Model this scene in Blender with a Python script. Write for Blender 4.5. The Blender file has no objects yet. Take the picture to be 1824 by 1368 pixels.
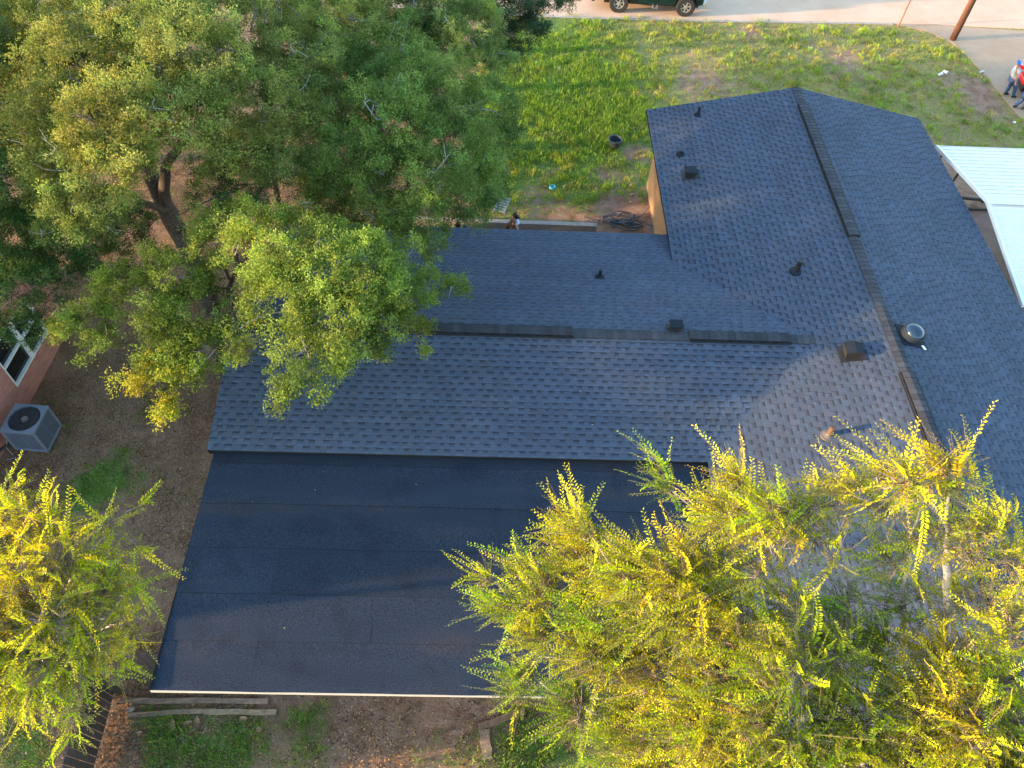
import bpy, math, random
import numpy as np
from mathutils import Vector, Matrix
random.seed(7); rng = np.random.default_rng(11)
SC = bpy.context.scene; COL = SC.collection
# ------------------------------------------------------------------ camera
F_PX = 1375.33; TH = 0.917878; ROLL = 0.063745; CAM_H = 16.5; PSI = 0.046275
Fv = np.array([0, math.cos(TH), -math.sin(TH)]); Uv0 = np.array([0, math.sin(TH), math.cos(TH)]); Rv0 = np.array([1., 0, 0])
Rv = Rv0*math.cos(ROLL)+Uv0*math.sin(ROLL); Uv = -Rv0*math.sin(ROLL)+Uv0*math.cos(ROLL)
cd = bpy.data.cameras.new('camera'); cam = bpy.data.objects.new('camera', cd); COL.objects.link(cam)
m = Matrix.Identity(4)
for i in range(3):
    m[i][0] = Rv[i]; m[i][1] = Uv[i]; m[i][2] = -Fv[i]
m.translation = Vector((0, 0, CAM_H)); cam.matrix_world = m
cd.sensor_width = 36; cd.lens = 36*F_PX/1824; cd.clip_end = 3000; SC.camera = cam
# ------------------------------------------------------------------ sky, sun, exposure
SUN_EL = math.radians(7.5); SUN_AZ = math.radians(-103)        # clockwise from +Y
w = bpy.data.worlds.new("World"); SC.world = w; w.use_nodes = True
nt = w.node_tree; bg = nt.nodes['Background']
sky = nt.nodes.new('ShaderNodeTexSky'); sky.sky_type = 'NISHITA'; sky.sun_disc = False
sky.sun_elevation = SUN_EL; sky.sun_rotation = SUN_AZ; sky.air_density = 1.0; sky.dust_density = .8; sky.ozone_density = 1.6
nt.links.new(sky.outputs[0], bg.inputs[0]); bg.inputs[1].default_value = 0.15
sl = bpy.data.lights.new('sun', 'SUN'); sl.energy = 2.2; sl.angle = math.radians(1.5); sl.color = (1.0, 0.66, 0.36)
so = bpy.data.objects.new('sun', sl); COL.objects.link(so)
sd = Vector((math.sin(SUN_AZ)*math.cos(SUN_EL), math.cos(SUN_AZ)*math.cos(SUN_EL), math.sin(SUN_EL)))
so.rotation_euler = sd.to_track_quat('Z', 'Y').to_euler()
SC.view_settings.view_transform = 'Standard'; SC.view_settings.look = 'None'
SC.view_settings.exposure = 3.0; SC.view_settings.gamma = 1
# ------------------------------------------------------------------ helpers
def W(px, py, z=0.0):
    d = Fv*F_PX + Rv*(px-912) + Uv*(684-py); k = (z-CAM_H)/d[2]
    return np.array([0, 0, CAM_H])+d*k
CP, SP = math.cos(PSI), math.sin(PSI)
def L(s, t, z=0.0): return np.array([s*CP-t*SP, s*SP+t*CP, z])
def ST(P): return (P[0]*CP+P[1]*SP, -P[0]*SP+P[1]*CP)
def tag(o, label=None, cat=None, group=None, kind=None):
    if label: o['label'] = label
    if cat: o['category'] = cat
    if group: o['group'] = group
    if kind: o['kind'] = kind
    return o
def empty(name, loc=(0, 0, 0), rz=0, **k):
    o = bpy.data.objects.new(name, None); COL.objects.link(o); o.location = loc; o.rotation_euler = (0, 0, rz); o.empty_display_size = .2
    return tag(o, **k)
def link(name, me, mats, parent=None, smooth=False, **k):
    if not isinstance(mats, (list, tuple)): mats = [mats]
    for a in mats: me.materials.append(a)
    o = bpy.data.objects.new(name, me); COL.objects.link(o)
    if parent is not None: o.parent = parent
    if smooth: me.polygons.foreach_set('use_smooth', [True]*len(me.polygons))
    return tag(o, **k)
def npmesh(name, V, F, col=None):
    """V (N,3); F (M,k) same-size faces; col (N,3) point colour"""
    V = np.asarray(V, np.float32); F = np.asarray(F, np.int32); k = F.shape[1]
    me = bpy.data.meshes.new(name); me.vertices.add(len(V)); me.vertices.foreach_set('co', V.ravel())
    me.loops.add(F.size); me.loops.foreach_set('vertex_index', F.ravel())
    me.polygons.add(len(F)); me.polygons.foreach_set('loop_start', np.arange(0, F.size, k, dtype=np.int32))
    if col is not None:
        a = me.color_attributes.new('Col', 'FLOAT_COLOR', 'POINT')
        c = np.ones((len(V), 4), np.float32); c[:, :3] = col; a.data.foreach_set('color', c.ravel())
    me.update(calc_edges=True); me.validate()
    return me
class MB:
    """collects polygons with an optional colour and material index"""
    def __init__(s): s.v = []; s.f = []; s.c = []; s.m = []
    def poly(s, pts, col=(1, 1, 1), mi=0):
        n = len(s.v); s.v += [tuple(p) for p in pts]; s.c += [col]*len(pts); s.f.append(tuple(range(n, n+len(pts)))); s.m.append(mi)
    def box(s, c, d, rz=0, col=(1, 1, 1), mi=0, ax=None):
        hx, hy, hz = d[0]/2, d[1]/2, d[2]/2; cr, sr = math.cos(rz), math.sin(rz)
        if ax is None: ax = [np.array([cr, sr, 0]), np.array([-sr, cr, 0]), np.array([0, 0, 1.])]
        c = np.array(c, float); n = len(s.v)
        for i in (-1, 1):
            for j in (-1, 1):
                for k in (-1, 1): s.v.append(tuple(c+ax[0]*i*hx+ax[1]*j*hy+ax[2]*k*hz)); s.c.append(col)
        for f in ((0, 1, 3, 2), (4, 6, 7, 5), (0, 4, 5, 1), (2, 3, 7, 6), (0, 2, 6, 4), (1, 5, 7, 3)): s.f.append(tuple(n+a for a in f)); s.m.append(mi)
    def bar(s, a, b, wd, th, col=(1, 1, 1), up=(0, 0, 1), mi=0):
        a = np.array(a, float); b = np.array(b, float); x = b-a; ln = np.linalg.norm(x); x = x/ln
        y = np.cross(up, x); y = y/(np.linalg.norm(y)+1e-9); z = np.cross(x, y)
        s.box((a+b)/2, (ln, wd, th), col=col, ax=[x, y, z], mi=mi)
    def tube(s, pts, rad, n=6, col=(1, 1, 1), cap=True, mi=0):
        pts = [np.array(p, float) for p in pts]
        if not hasattr(rad, '__len__'): rad = [rad]*len(pts)
        base = len(s.v); ref = None
        for i, p in enumerate(pts):
            d = pts[min(i+1, len(pts)-1)]-pts[max(i-1, 0)]; d = d/(np.linalg.norm(d)+1e-9)
            if ref is None: ref = np.cross(d, (0.3, 0.2, 1)); 
            ref = ref-d*np.dot(ref, d); ref = ref/(np.linalg.norm(ref)+1e-9); q = np.cross(d, ref)
            for k in range(n):
                a = 2*math.pi*k/n; s.v.append(tuple(p+(ref*math.cos(a)+q*math.sin(a))*rad[i])); s.c.append(col)
        for i in range(len(pts)-1):
            for k in range(n):
                a = base+i*n+k; b = base+i*n+(k+1) % n
                s.f.append((a, b, b+n, a+n)); s.m.append(mi)
        if cap:
            s.f.append(tuple(base+k for k in reversed(range(n)))); s.m.append(mi)
            s.f.append(tuple(base+(len(pts)-1)*n+k for k in range(n))); s.m.append(mi)
    def lathe(s, prof, n=24, c=(0, 0, 0), col=(1, 1, 1), ax=None, mi=0):
        base = len(s.v); c = np.array(c, float)
        if ax is None: ax = [np.array([1, 0, 0]), np.array([0, 1, 0]), np.array([0, 0, 1])]
        for r, z in prof:
            for k in range(n):
                a = 2*math.pi*k/n; s.v.append(tuple(c+ax[0]*r*math.cos(a)+ax[1]*r*math.sin(a)+ax[2]*z)); s.c.append(col)
        for i in range(len(prof)-1):
            for k in range(n):
                a = base+i*n+k; b = base+i*n+(k+1) % n; s.f.append((a, b, b+n, a+n)); s.m.append(mi)
    def mesh(s, name):
        me = bpy.data.meshes.new(name); me.from_pydata(s.v, [], s.f)
        a = me.color_attributes.new('Col', 'FLOAT_COLOR', 'POINT')
        c = np.ones((len(s.v), 4), np.float32); c[:, :3] = np.array(s.c); a.data.foreach_set('color', c.ravel())
        me.polygons.foreach_set('material_index', s.m); me.update()
        return me
    def build(s, name, mats, parent=None, smooth=False, bevel=0, **k):
        o = link(name, s.mesh(name), mats, parent, smooth, **k)
        if bevel:
            b = o.modifiers.new('bevel', 'BEVEL'); b.width = bevel; b.segments = 2; b.limit_method = 'ANGLE'
        return o
# ------------------------------------------------------------------ materials
def mat(name, col=(.5, .5, .5), rough=.8, metal=0, noise=0, nscale=8, attr=False, bump=0, bscale=60, trans=0, spec=.5, n2=None, emis=None, stretch=None):
    """base colour (x point colour if attr) modulated by two noises, with bump"""
    M = bpy.data.materials.new(name); M.use_nodes = True; t = M.node_tree; N = t.nodes; K = t.links
    b = N['Principled BSDF']; b.inputs['Roughness'].default_value = rough; b.inputs['Metallic'].default_value = metal
    b.inputs['Specular IOR Level'].default_value = spec
    tc = N.new('ShaderNodeTexCoord'); src = tc.outputs['Object']
    if stretch:
        mp = N.new('ShaderNodeMapping'); mp.inputs['Scale'].default_value = stretch; K.new(src, mp.inputs[0]); src = mp.outputs[0]
    rgb = N.new('ShaderNodeRGB'); rgb.outputs[0].default_value = (*col, 1); cur = rgb.outputs[0]
    def mul(a, bb):
        x = N.new('ShaderNodeMix'); x.data_type = 'RGBA'; x.blend_type = 'MULTIPLY'; x.inputs['Factor'].default_value = 1
        K.new(a, x.inputs['A']); K.new(bb, x.inputs['B']); return x.outputs['Result']
    if attr:
        at = N.new('ShaderNodeAttribute'); at.attribute_name = 'Col'; cur = mul(cur, at.outputs['Color'])
    for am, sc_ in ((noise, nscale),)+(((n2[0], n2[1]),) if n2 else ()):
        if am:
            nz = N.new('ShaderNodeTexNoise'); nz.inputs['Scale'].default_value = sc_; nz.inputs['Detail'].default_value = 6; nz.inputs['Roughness'].default_value = .65
            K.new(src, nz.inputs['Vector'])
            r = N.new('ShaderNodeMapRange'); r.inputs['From Min'].default_value = .3; r.inputs['From Max'].default_value = .7
            r.inputs['To Min'].default_value = 1-am; r.inputs['To Max'].default_value = 1+am; K.new(nz.outputs['Fac'], r.inputs['Value'])
            cur = mul(cur, r.outputs[0])
    K.new(cur, b.inputs['Base Color'])
    if bump:
        nz = N.new('ShaderNodeTexNoise'); nz.inputs['Scale'].default_value = bscale; nz.inputs['Detail'].default_value = 4; K.new(src, nz.inputs['Vector'])
        bp = N.new('ShaderNodeBump'); bp.inputs['Strength'].default_value = bump; bp.inputs['Distance'].default_value = .02
        K.new(nz.outputs['Fac'], bp.inputs['Height']); K.new(bp.outputs[0], b.inputs['Normal'])
    if trans:
        tr = N.new('ShaderNodeBsdfTranslucent'); K.new(cur, tr.inputs['Color']); mx = N.new('ShaderNodeMixShader'); mx.inputs[0].default_value = trans
        K.new(b.outputs[0], mx.inputs[1]); K.new(tr.outputs[0], mx.inputs[2]); K.new(mx.outputs[0], N['Material Output'].inputs[0])
    return M
M_shingle = mat('asphalt_shingle', (1, 1, 1), .9, attr=True, noise=.16, nscale=45, n2=(.10, .8), bump=.5, bscale=220, spec=.25)
M_cap = mat('ridge_cap_shingle', (1, 1, 1), .9, attr=True, noise=.15, nscale=45, bump=.5, bscale=200, spec=.25)
M_black = mat('black_trim', (.012, .012, .014), .6)
M_pipe = mat('black_pipe', (.012, .012, .014), .5)
M_rust = mat('rusty_pipe', (.09, .05, .035), .7, noise=.4, nscale=20)
M_hood = mat('dark_painted_metal', (.012, .018, .026), .8, spec=.2, noise=.1, nscale=6)
M_white = mat('white_paint', (.78, .77, .74), .5, noise=.05, nscale=5)
M_tan = mat('tan_brick', (.30, .19, .11), .9, noise=.2, nscale=12, bump=.4, bscale=40)
M_alu = mat('aluminium', (.42, .46, .52), .4, metal=.8)
M_steel = mat('dark_steel_tube', (.06, .055, .05), .5, metal=.5, noise=.2)
M_rubber = mat('tyre_rubber', (.018, .018, .02), .85, noise=.2, nscale=20)
M_rim = mat('alloy_rim', (.55, .55, .56), .3, metal=.7)
M_glass = mat('window_glass', (.012, .014, .016), .08, spec=.5)
M_skin = mat('skin', (.45, .24, .17), .55)
M_hair = mat('black_hair', (.01, .009, .008), .6)
M_leaf = mat('leaf', (1, 1, 1), .7, attr=True, trans=.36, spec=.06)
M_bark_o = mat('oak_bark', (.07, .05, .04), .95, noise=.75, nscale=22, bump=.8, bscale=35)
M_bark_e = mat('elm_bark', (.42, .35, .30), .9, noise=.25, nscale=20, bump=.5, bscale=50)
M_twig_e = mat('elm_twig', (.20, .155, .115), .9)
M_twig = mat('grey_twig', (.22, .20, .18), .9, noise=.2, nscale=20)
M_wood_d = mat('weathered_dark_wood', (.045, .032, .028), .9, attr=True, noise=.35, nscale=9, bump=.4, bscale=40, stretch=(1, 1, 1))
M_wood_l = mat('brown_board', (.26, .17, .11), .85, attr=True, noise=.3, nscale=9, bump=.3, bscale=50)
M_blade = mat('grass_blade', (1, 1, 1), .7, attr=True, trans=.3, spec=.2)
M_litter = mat('dry_leaf', (1, 1, 1), .85, attr=True, trans=.15, spec=.2)
M_conc = mat('old_concrete', (.36, .31, .27), .9, noise=.2, nscale=6, bump=.3, bscale=40)

# ------------------------------------------------------------------ ground
def smooth_noise(x, y, sc, seed=0):
    r = np.random.default_rng(seed); v = 0
    for k in range(10):
        a = r.uniform(0, 2*math.pi); f = sc*r.uniform(.6, 1.7); ph = r.uniform(0, 6.28)
        v = v+np.sin((x*math.cos(a)+y*math.sin(a))*f+ph)
    return v/4.0
def blob(x, y, px, py, r, z=0):
    c = W(px, py, z); return np.exp(-((x-c[0])**2+(y-c[1])**2)/(r*r))
def zones(x, y):
    """green amount, dryness (yellow), litter amount"""
    lawn = 1/(1+np.exp(-(y-17.0)*2))*1/(1+np.exp(-(x+2.2)*1.5))
    g = .58*lawn; dry = np.clip(.25+(y-22)/7, 0, 1)*lawn*np.clip((x-1.5)/4, 0.1, 1)
    g = g+.45*(blob(x, y, 1000, 120, 2.6)+blob(x, y, 1060, 200, 2.4)+blob(x, y, 960, 190, 2.0))+.25*blob(x, y, 930, 300, 2)
    for p in ((980, 300, .6, .3), (1080, 310, .7, .3), (1130, 270, .6, .5), (950, 340, .8, .25), (1150, 400, 1.1, .8), (1090, 360, .6, .2), (1000, 370, .6, .12), (1730, 150, .9, .35), (1760, 190, .8, .3), (1340, 60, .6, .25), (1500, 110, 1.3, .2), (1250, 150, 1.2, .25), (950, 395, 1.2, .15), (1050, 410, .9, .25), (1700, 380, 3, .7), (1760, 440, 2, 1.2)):
        g = g-p[3]*blob(x, y, p[0], p[1], p[2])
    left = 1/(1+np.exp((x+5.4)*2.5))*1/(1+np.exp((y-24)))
    g = g+left*.13
    for p in ((180, 850, .7, .36), (215, 810, .5, .3), (150, 900, .7, .3), (95, 790, .3, .15), (240, 860, .5, .22), (150, 870, .5, .3), (125, 775, .3, .3), (290, 860, .8, .12)):
        g = g+p[3]*blob(x, y, p[0], p[1], p[2])
    bot = 1/(1+np.exp((y-4.2)*6))*1/(1+np.exp(-(x+7.4)*8))
    g = g+bot*.36
    for p in ((300, 1310, .5, .22), (420, 1310, .5, .22), (550, 1270, .35, .28), (560, 1330, .5, .12), (950, 1330, .9, .3), (400, 1360, .6, .15), (270, 1290, .4, .15)):
        g = g+p[3]*blob(x, y, p[0], p[1], p[2])
    g = g+.5*blob(x, y, 60, 1340, .5)+.3*blob(x, y, 20, 1300, .7)
    for p in ((650, 1310, .7, .25), (220, 1330, .4, .4), (640, 1350, .6, .2)): g = g-p[3]*blob(x, y, p[0], p[1], p[2])
    lit = np.clip(left+1/(1+np.exp((x+1.5)*1.5))*1/(1+np.exp(-(y-17)*2))+.6*bot, 0, 1)
    return np.clip(g, 0, 1.1), np.clip(dry, 0, 1), lit
def road_mask(x, y):       # signed: >0 inside the road / drive
    edge = np.interp(x, [-60, 0.6, 7.1, 14.8, 16.2, 17.8, 18.35, 18.6, 18.8, 19.6, 22], [31.9, 32.4, 32.84, 33.6, 33.4, 32.3, 29.6, 27.7, 26.8, 20, 14])
    return y-edge
def axis(lo, hi, st, far):
    a = np.arange(lo, hi+st/2, st); e = [lo-far*f for f in (1, .3, .1, .04, .015)]; f_ = [hi+far*f for f in (.015, .04, .1, .3, 1)]
    return np.concatenate([e, a, f_])
gx = axis(-26, 28, .2, 1500); gy = axis(0, 42, .2, 1500)
X, Y = np.meshgrid(gx, gy); nx, ny = len(gx), len(gy)
Z = -.05+.025*smooth_noise(X, Y, 1.3, 3)+.008*smooth_noise(X, Y, 6, 4)
Z = np.where(road_mask(X, Y) > -.5, -.014, Z)
G, D, Li = zones(X, Y)
idx = np.arange(nx*ny).reshape(ny, nx)
Fq = np.stack([idx[:-1, :-1], idx[:-1, 1:], idx[1:, 1:], idx[1:, :-1]], -1).reshape(-1, 4)
me = npmesh('ground', np.stack([X, Y, Z], -1).reshape(-1, 3), Fq, np.stack([G, D, Li], -1).reshape(-1, 3))
Mg = bpy.data.materials.new('ground_soil'); Mg.use_nodes = True; t = Mg.node_tree; N = t.nodes; K = t.links
tc = N.new('ShaderNodeTexCoord'); at = N.new('ShaderNodeAttribute'); at.attribute_name = 'Col'; sep = N.new('ShaderNodeSeparateColor'); K.new(at.outputs['Color'], sep.inputs[0])
def nz(scale, det=8, rough=.7):
    n = N.new('ShaderNodeTexNoise'); n.inputs['Scale'].default_value = scale; n.inputs['Detail'].default_value = det; n.inputs['Roughness'].default_value = rough; K.new(tc.outputs['Object'], n.inputs['Vector']); return n.outputs['Fac']
def ramp(f, stops):
    r = N.new('ShaderNodeValToRGB'); e = r.color_ramp.elements
    while len(e) < len(stops): e.new(.5)
    for a, (p, c) in zip(e, stops): a.position = p; a.color = (*c, 1)
    K.new(f, r.inputs[0]); return r.outputs[0]
def mix(f, a, b):
    x = N.new('ShaderNodeMix'); x.data_type = 'RGBA'
    if isinstance(f, float): x.inputs['Factor'].default_value = f
    else: K.new(f, x.inputs['Factor'])
    K.new(a, x.inputs['A']); K.new(b, x.inputs['B']); return x.outputs['Result']
def mth(op, a, b=None, c=None):
    x = N.new('ShaderNodeMath'); x.operation = op
    for i, v in enumerate((a, b, c)):
        if v is None: continue
        if isinstance(v, (int, float)): x.inputs[i].default_value = v
        else: K.new(v, x.inputs[i])
    return x.outputs[0]
dirt = ramp(nz(2.2), [(.30, (.15, .085, .052)), (.5, (.30, .175, .115)), (.72, (.41, .29, .205))])
litc = ramp(nz(30, 4), [(.33, (.042, .026, .016)), (.5, (.18, .105, .06)), (.62, (.34, .21, .13)), (.75, (.50, .36, .24))])
litc2 = mix(ramp(nz(1.1), [(.4, (0, 0, 0)), (.62, (1, 1, 1))]), litc, ramp(nz(26), [(.3, (.15, .085, .045)), (.7, (.46, .29, .18))]))
base = mix(mth('MULTIPLY', sep.outputs[2], .85), dirt, litc2)
grs = ramp(nz(14, 6), [(.3, (.045, .09, .014)), (.5, (.12, .20, .035)), (.7, (.24, .25, .07))])
grd = ramp(nz(12, 6), [(.3, (.13, .14, .03)), (.5, (.28, .25, .075)), (.7, (.42, .30, .14))])
gcol = mix(sep.outputs[1], grs, grd)
fac = mth('MULTIPLY_ADD', mth('SUBTRACT', mth('ADD', sep.outputs[0], mth('MULTIPLY', nz(3.5), 1.1)), 1.02), 4.5, .4)
x = N.new('ShaderNodeClamp'); K.new(fac, x.inputs[0])
K.new(mix(x.outputs[0], base, gcol), N['Principled BSDF'].inputs['Base Color']); N['Principled BSDF'].inputs['Roughness'].default_value = .95
N['Principled BSDF'].inputs['Specular IOR Level'].default_value = .15
bp = N.new('ShaderNodeBump'); bp.inputs['Strength'].default_value = .7; bp.inputs['Distance'].default_value = .03; K.new(nz(25, 6), bp.inputs['Height']); K.new(bp.outputs[0], N['Principled BSDF'].inputs['Normal'])
link('ground', me, Mg, smooth=True, kind='structure')

# road and driveway (sheets with real kerb lip)
def road_material(name, c1, c2, groove=None):
    R = bpy.data.materials.new(name); R.use_nodes = True; t = R.node_tree; N = t.nodes; K = t.links; P = N['Principled BSDF']; P.inputs['Roughness'].default_value = .92
    tc = N.new('ShaderNodeTexCoord'); n1 = N.new('ShaderNodeTexNoise'); n1.inputs['Scale'].default_value = .5; n1.inputs['Detail'].default_value = 8; n1.inputs['Roughness'].default_value = .7; K.new(tc.outputs['Object'], n1.inputs['Vector'])
    r = N.new('ShaderNodeValToRGB'); r.color_ramp.elements[0].position = .35; r.color_ramp.elements[1].position = .68; r.color_ramp.elements[0].color = (*c1, 1); r.color_ramp.elements[1].color = (*c2, 1); K.new(n1.outputs['Fac'], r.inputs[0])
    n2 = N.new('ShaderNodeTexNoise'); n2.inputs['Scale'].default_value = 60; n2.inputs['Detail'].default_value = 3; K.new(tc.outputs['Object'], n2.inputs['Vector'])
    mr = N.new('ShaderNodeMapRange'); mr.inputs['To Min'].default_value = .82; mr.inputs['To Max'].default_value = 1.16; K.new(n2.outputs['Fac'], mr.inputs['Value'])
    mx = N.new('ShaderNodeMix'); mx.data_type = 'RGBA'; mx.blend_type = 'MULTIPLY'; mx.inputs['Factor'].default_value = 1; K.new(r.outputs[0], mx.inputs['A']); K.new(mr.outputs[0], mx.inputs['B'])
    K.new(mx.outputs['Result'], P.inputs['Base Color'])
    if groove:
        mp = N.new('ShaderNodeMapping'); mp.inputs['Rotation'].default_value = (0, 0, groove); K.new(tc.outputs['Object'], mp.inputs[0])
        wv = N.new('ShaderNodeTexWave'); wv.inputs['Scale'].default_value = 3.6; wv.inputs['Distortion'].default_value = .3; K.new(mp.outputs[0], wv.inputs[0])
        bp = N.new('ShaderNodeBump'); bp.inputs['Strength'].default_value = .8; bp.inputs['Distance'].default_value = .015; K.new(wv.outputs['Fac'], bp.inputs['Height']); K.new(bp.outputs[0], P.inputs['Normal'])
    return R
M_road = road_material('road_concrete', (.53, .34, .22), (.62, .44, .31))
M_drive = road_material('grooved_concrete', (.40, .26, .16), (.44, .32, .22), groove=math.radians(60))
xs = np.linspace(-60, 60, 241); far = 60
jt = 33.72
def strip_mesh(x, ylo, yhi, z, th=.06):
    b = MB()
    for i in range(len(x)-1):
        b.poly([(x[i], ylo[i], z), (x[i+1], ylo[i+1], z), (x[i+1], yhi[i+1], z), (x[i], yhi[i], z)])
        b.poly([(x[i], ylo[i], z-th), (x[i+1], ylo[i+1], z-th), (x[i+1], ylo[i+1], z), (x[i], ylo[i], z)])
    return b
ed = lambda x: np.interp(x, [-60, 0.6, 7.1, 14.8, 16.2, 17.0, 60], [31.9, 32.4, 32.84, 33.6, 33.66, jt, jt+1.6])
strip_mesh(xs, ed(xs), np.full_like(xs, 44.0), .012).build('road', M_road, kind='structure')
eb = MB()
pts = [(x, ed(x)-.07) for x in np.linspace(-20, 15.5, 40)]
for (a, b_) in zip(pts[:-1], pts[1:]): eb.bar((a[0], a[1], -.02), (b_[0], b_[1], -.02), .13, .07)
eb.build('road_edging', M_conc, kind='structure')
yy = np.linspace(14, 33.7, 60)
xe = np.interp(yy, [14, 20, 26.8, 27.7, 29.6, 31.2, 32.3, 33.1, 33.7], [19.9, 19.5, 18.8, 18.6, 18.35, 18.05, 17.7, 16.9, 15.2])
dm = MB()
for i in range(len(yy)-1):
    dm.poly([(xe[i], yy[i], .004), (26, yy[i], .004), (26, yy[i+1], .004), (xe[i+1], yy[i+1], .004)])
    dm.poly([(xe[i], yy[i], -.08), (xe[i], yy[i], .004), (xe[i+1], yy[i+1], .004), (xe[i+1], yy[i+1], -.08)])
dm.build('driveway', M_drive, kind='structure')
M_slabd = road_material('brown_slab_concrete', (.16, .085, .055), (.36, .25, .2))  # slab mottled from dark to paler brown
sb_ = MB(); sb_.box((17.2, 16.7, -.02), (5.4, 9.2, .05)); sb_.build('carport_slab', M_slabd, kind='structure')

# ------------------------------------------------------------------ our house
zE, tM, wMf, wMr, pit = 2.70, 11.61, 3.007, 4.396, .1986
sB, wBl, wBr, zRB, tF, sL = 9.046, 4.408, 4.227, 3.652, 21.45, -5.83
zRM = zE+pit*wMf; pB = (zRB-zE)/wBl; tN = 3.2
house = empty('house', (0, 0, 0), PSI, label='single storey house with dark blue grey shingle roof and attached flat black patio roof', cat='house')
def shingles(name, O, E, Uu, width, length, seed, tone=1.0):
    """rows of laminated shingles: E along eave, U up slope, rows overlap like real courses"""
    r = random.Random(seed); O = np.array(O, float); E = np.array(E, float); Uu = np.array(Uu, float); Nn = np.cross(E, Uu); Nn /= np.linalg.norm(Nn)
    if Nn[2] < 0: Nn = -Nn
    b = MB(); ex = .1425; n = int(math.ceil(length/ex))
    P = lambda e, u, h: O+E*e+Uu*u+Nn*h
    for k in range(n):
        u0 = k*ex; u1 = min(u0+ex+.01, length); um = u0+ex*.72; ul = u0+ex*.36; e = -r.uniform(0, .2); lo = .010
        hb = lambda u: lo*(1-(u-u0)/ex*.9)
        rowt = r.uniform(.94, 1.06)*tone
        b.poly([P(0, u0, -.012), P(width, u0, -.012), P(width, u0, lo), P(0, u0, lo)], (.02, .02, .022))
        gap = r.random() < .5
        shc = r.uniform(.96, 1.04); left = r.uniform(.2, 1)
        while e < width:
            wd = r.uniform(.085, .16) if gap else r.uniform(.08, .21)
            a = max(e, 0); c = min(e+wd, width)
            left -= wd
            if left < 0: left = 1.0; shc = r.uniform(.96, 1.04)
            if c > a:
                v = r.choice((.92, .97, 1.0, 1.0, 1.04, 1.10))*shc*rowt
                tint = r.choice(((.69, .94, 1.36), (.71, .94, 1.32), (.76, .91, 1.24), (.72, .94, 1.34)))
                cc = tuple(.086*v*q for q in tint)
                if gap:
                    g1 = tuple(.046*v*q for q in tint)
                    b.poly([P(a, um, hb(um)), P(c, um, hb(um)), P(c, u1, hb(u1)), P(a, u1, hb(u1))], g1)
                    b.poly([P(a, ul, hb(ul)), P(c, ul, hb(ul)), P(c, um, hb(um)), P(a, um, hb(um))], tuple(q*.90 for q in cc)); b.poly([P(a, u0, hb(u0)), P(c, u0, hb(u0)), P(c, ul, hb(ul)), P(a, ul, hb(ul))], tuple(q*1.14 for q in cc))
                else:
                    h0 = .017; h1 = .006; u0b = u0-r.uniform(0, .004)
                    b.poly([P(a, u0b, h0), P(c, u0b, h0), P(c, u1, h1), P(a, u1, h1)], cc)
                    b.poly([P(a, u0b, lo-.008), P(c, u0b, lo-.008), P(c, u0b, h0), P(a, u0b, h0)], (.018, .018, .02))
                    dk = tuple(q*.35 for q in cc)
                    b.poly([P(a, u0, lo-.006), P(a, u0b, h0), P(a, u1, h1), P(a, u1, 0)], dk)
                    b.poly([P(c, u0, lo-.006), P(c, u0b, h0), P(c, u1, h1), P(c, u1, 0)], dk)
            e += wd; gap = not gap
    return b
cs = math.sqrt(1+pit*pit); cb = math.sqrt(1+pB*pB)
endM = sB-.4
def slope_part(name, O, E, U, wd, ln, seed, **k):
    o = shingles(name, O, E, U, wd, ln, seed).build(name, M_shingle, house)
    # deck under the courses
    O = np.array(O); E = np.array(E); U = np.array(U); Nn = np.cross(E, U); Nn = Nn/np.linalg.norm(Nn)*(1 if np.cross(E, U)[2] > 0 else -1)
    b = MB(); b.box(O+E*wd/2+U*ln/2-Nn*.045, (wd-.01, ln-.01, .06), ax=[E, U, Nn]); d = b.build('roof_deck', M_black, o)
    return o
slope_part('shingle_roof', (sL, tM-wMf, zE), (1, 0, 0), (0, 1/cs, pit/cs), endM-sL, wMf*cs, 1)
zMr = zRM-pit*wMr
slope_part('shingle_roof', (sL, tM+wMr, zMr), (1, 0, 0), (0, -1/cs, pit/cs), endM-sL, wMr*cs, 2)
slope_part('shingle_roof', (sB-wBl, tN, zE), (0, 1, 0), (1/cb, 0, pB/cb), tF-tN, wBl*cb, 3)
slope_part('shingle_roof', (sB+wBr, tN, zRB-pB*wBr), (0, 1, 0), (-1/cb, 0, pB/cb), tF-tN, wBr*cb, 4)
# fascia boards, rake trims
M_fascia = mat('dark_fascia', (.014, .014, .015), .9, spec=.1)
fb = MB()
fb.box(((sL+sB-wBl)/2, tM-wMf+.06, zE-.12), (sB-wBl-sL, .03, .18)); fb.box(((sL+sB-wBl)/2, tM+wMr-.06, zMr-.13), (sB-wBl-sL, .03, .18))
fb.box((sB-wBl+.06, (tN+tF)/2, zE-.13), (.03, tF-tN-.04, .18)); fb.box((sB+wBr-.06, (tN+tF)/2, zRB-pB*wBr-.13), (.03, tF-tN-.04, .18))
fb.build('fascia', M_fascia, house)
for (s0, z0, s1, z1, tt) in ((sB-wBl, zE, sB, zRB, tF-.015), (sB, zRB, sB+wBr, zRB-pB*wBr, tF-.015), (sB-wBl, zE, sB, zRB, tN+.015), (sB, zRB, sB+wBr, zRB-pB*wBr, tN+.015)):
    rk = MB(); rk.bar((s0, tt, z0-.08), (s1, tt, z1-.08), .03, .15); rk.build('rake_trim', M_fascia, house)
for (t0, z0, t1, z1) in ((tM-wMf, zE, tM, zRM), (tM, zRM, tM+wMr, zMr)): rk = MB(); rk.bar((sL+.015, t0, z0-.08), (sL+.015, t1, z1-.08), .03, .15); rk.build('rake_trim', M_fascia, house)
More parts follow.
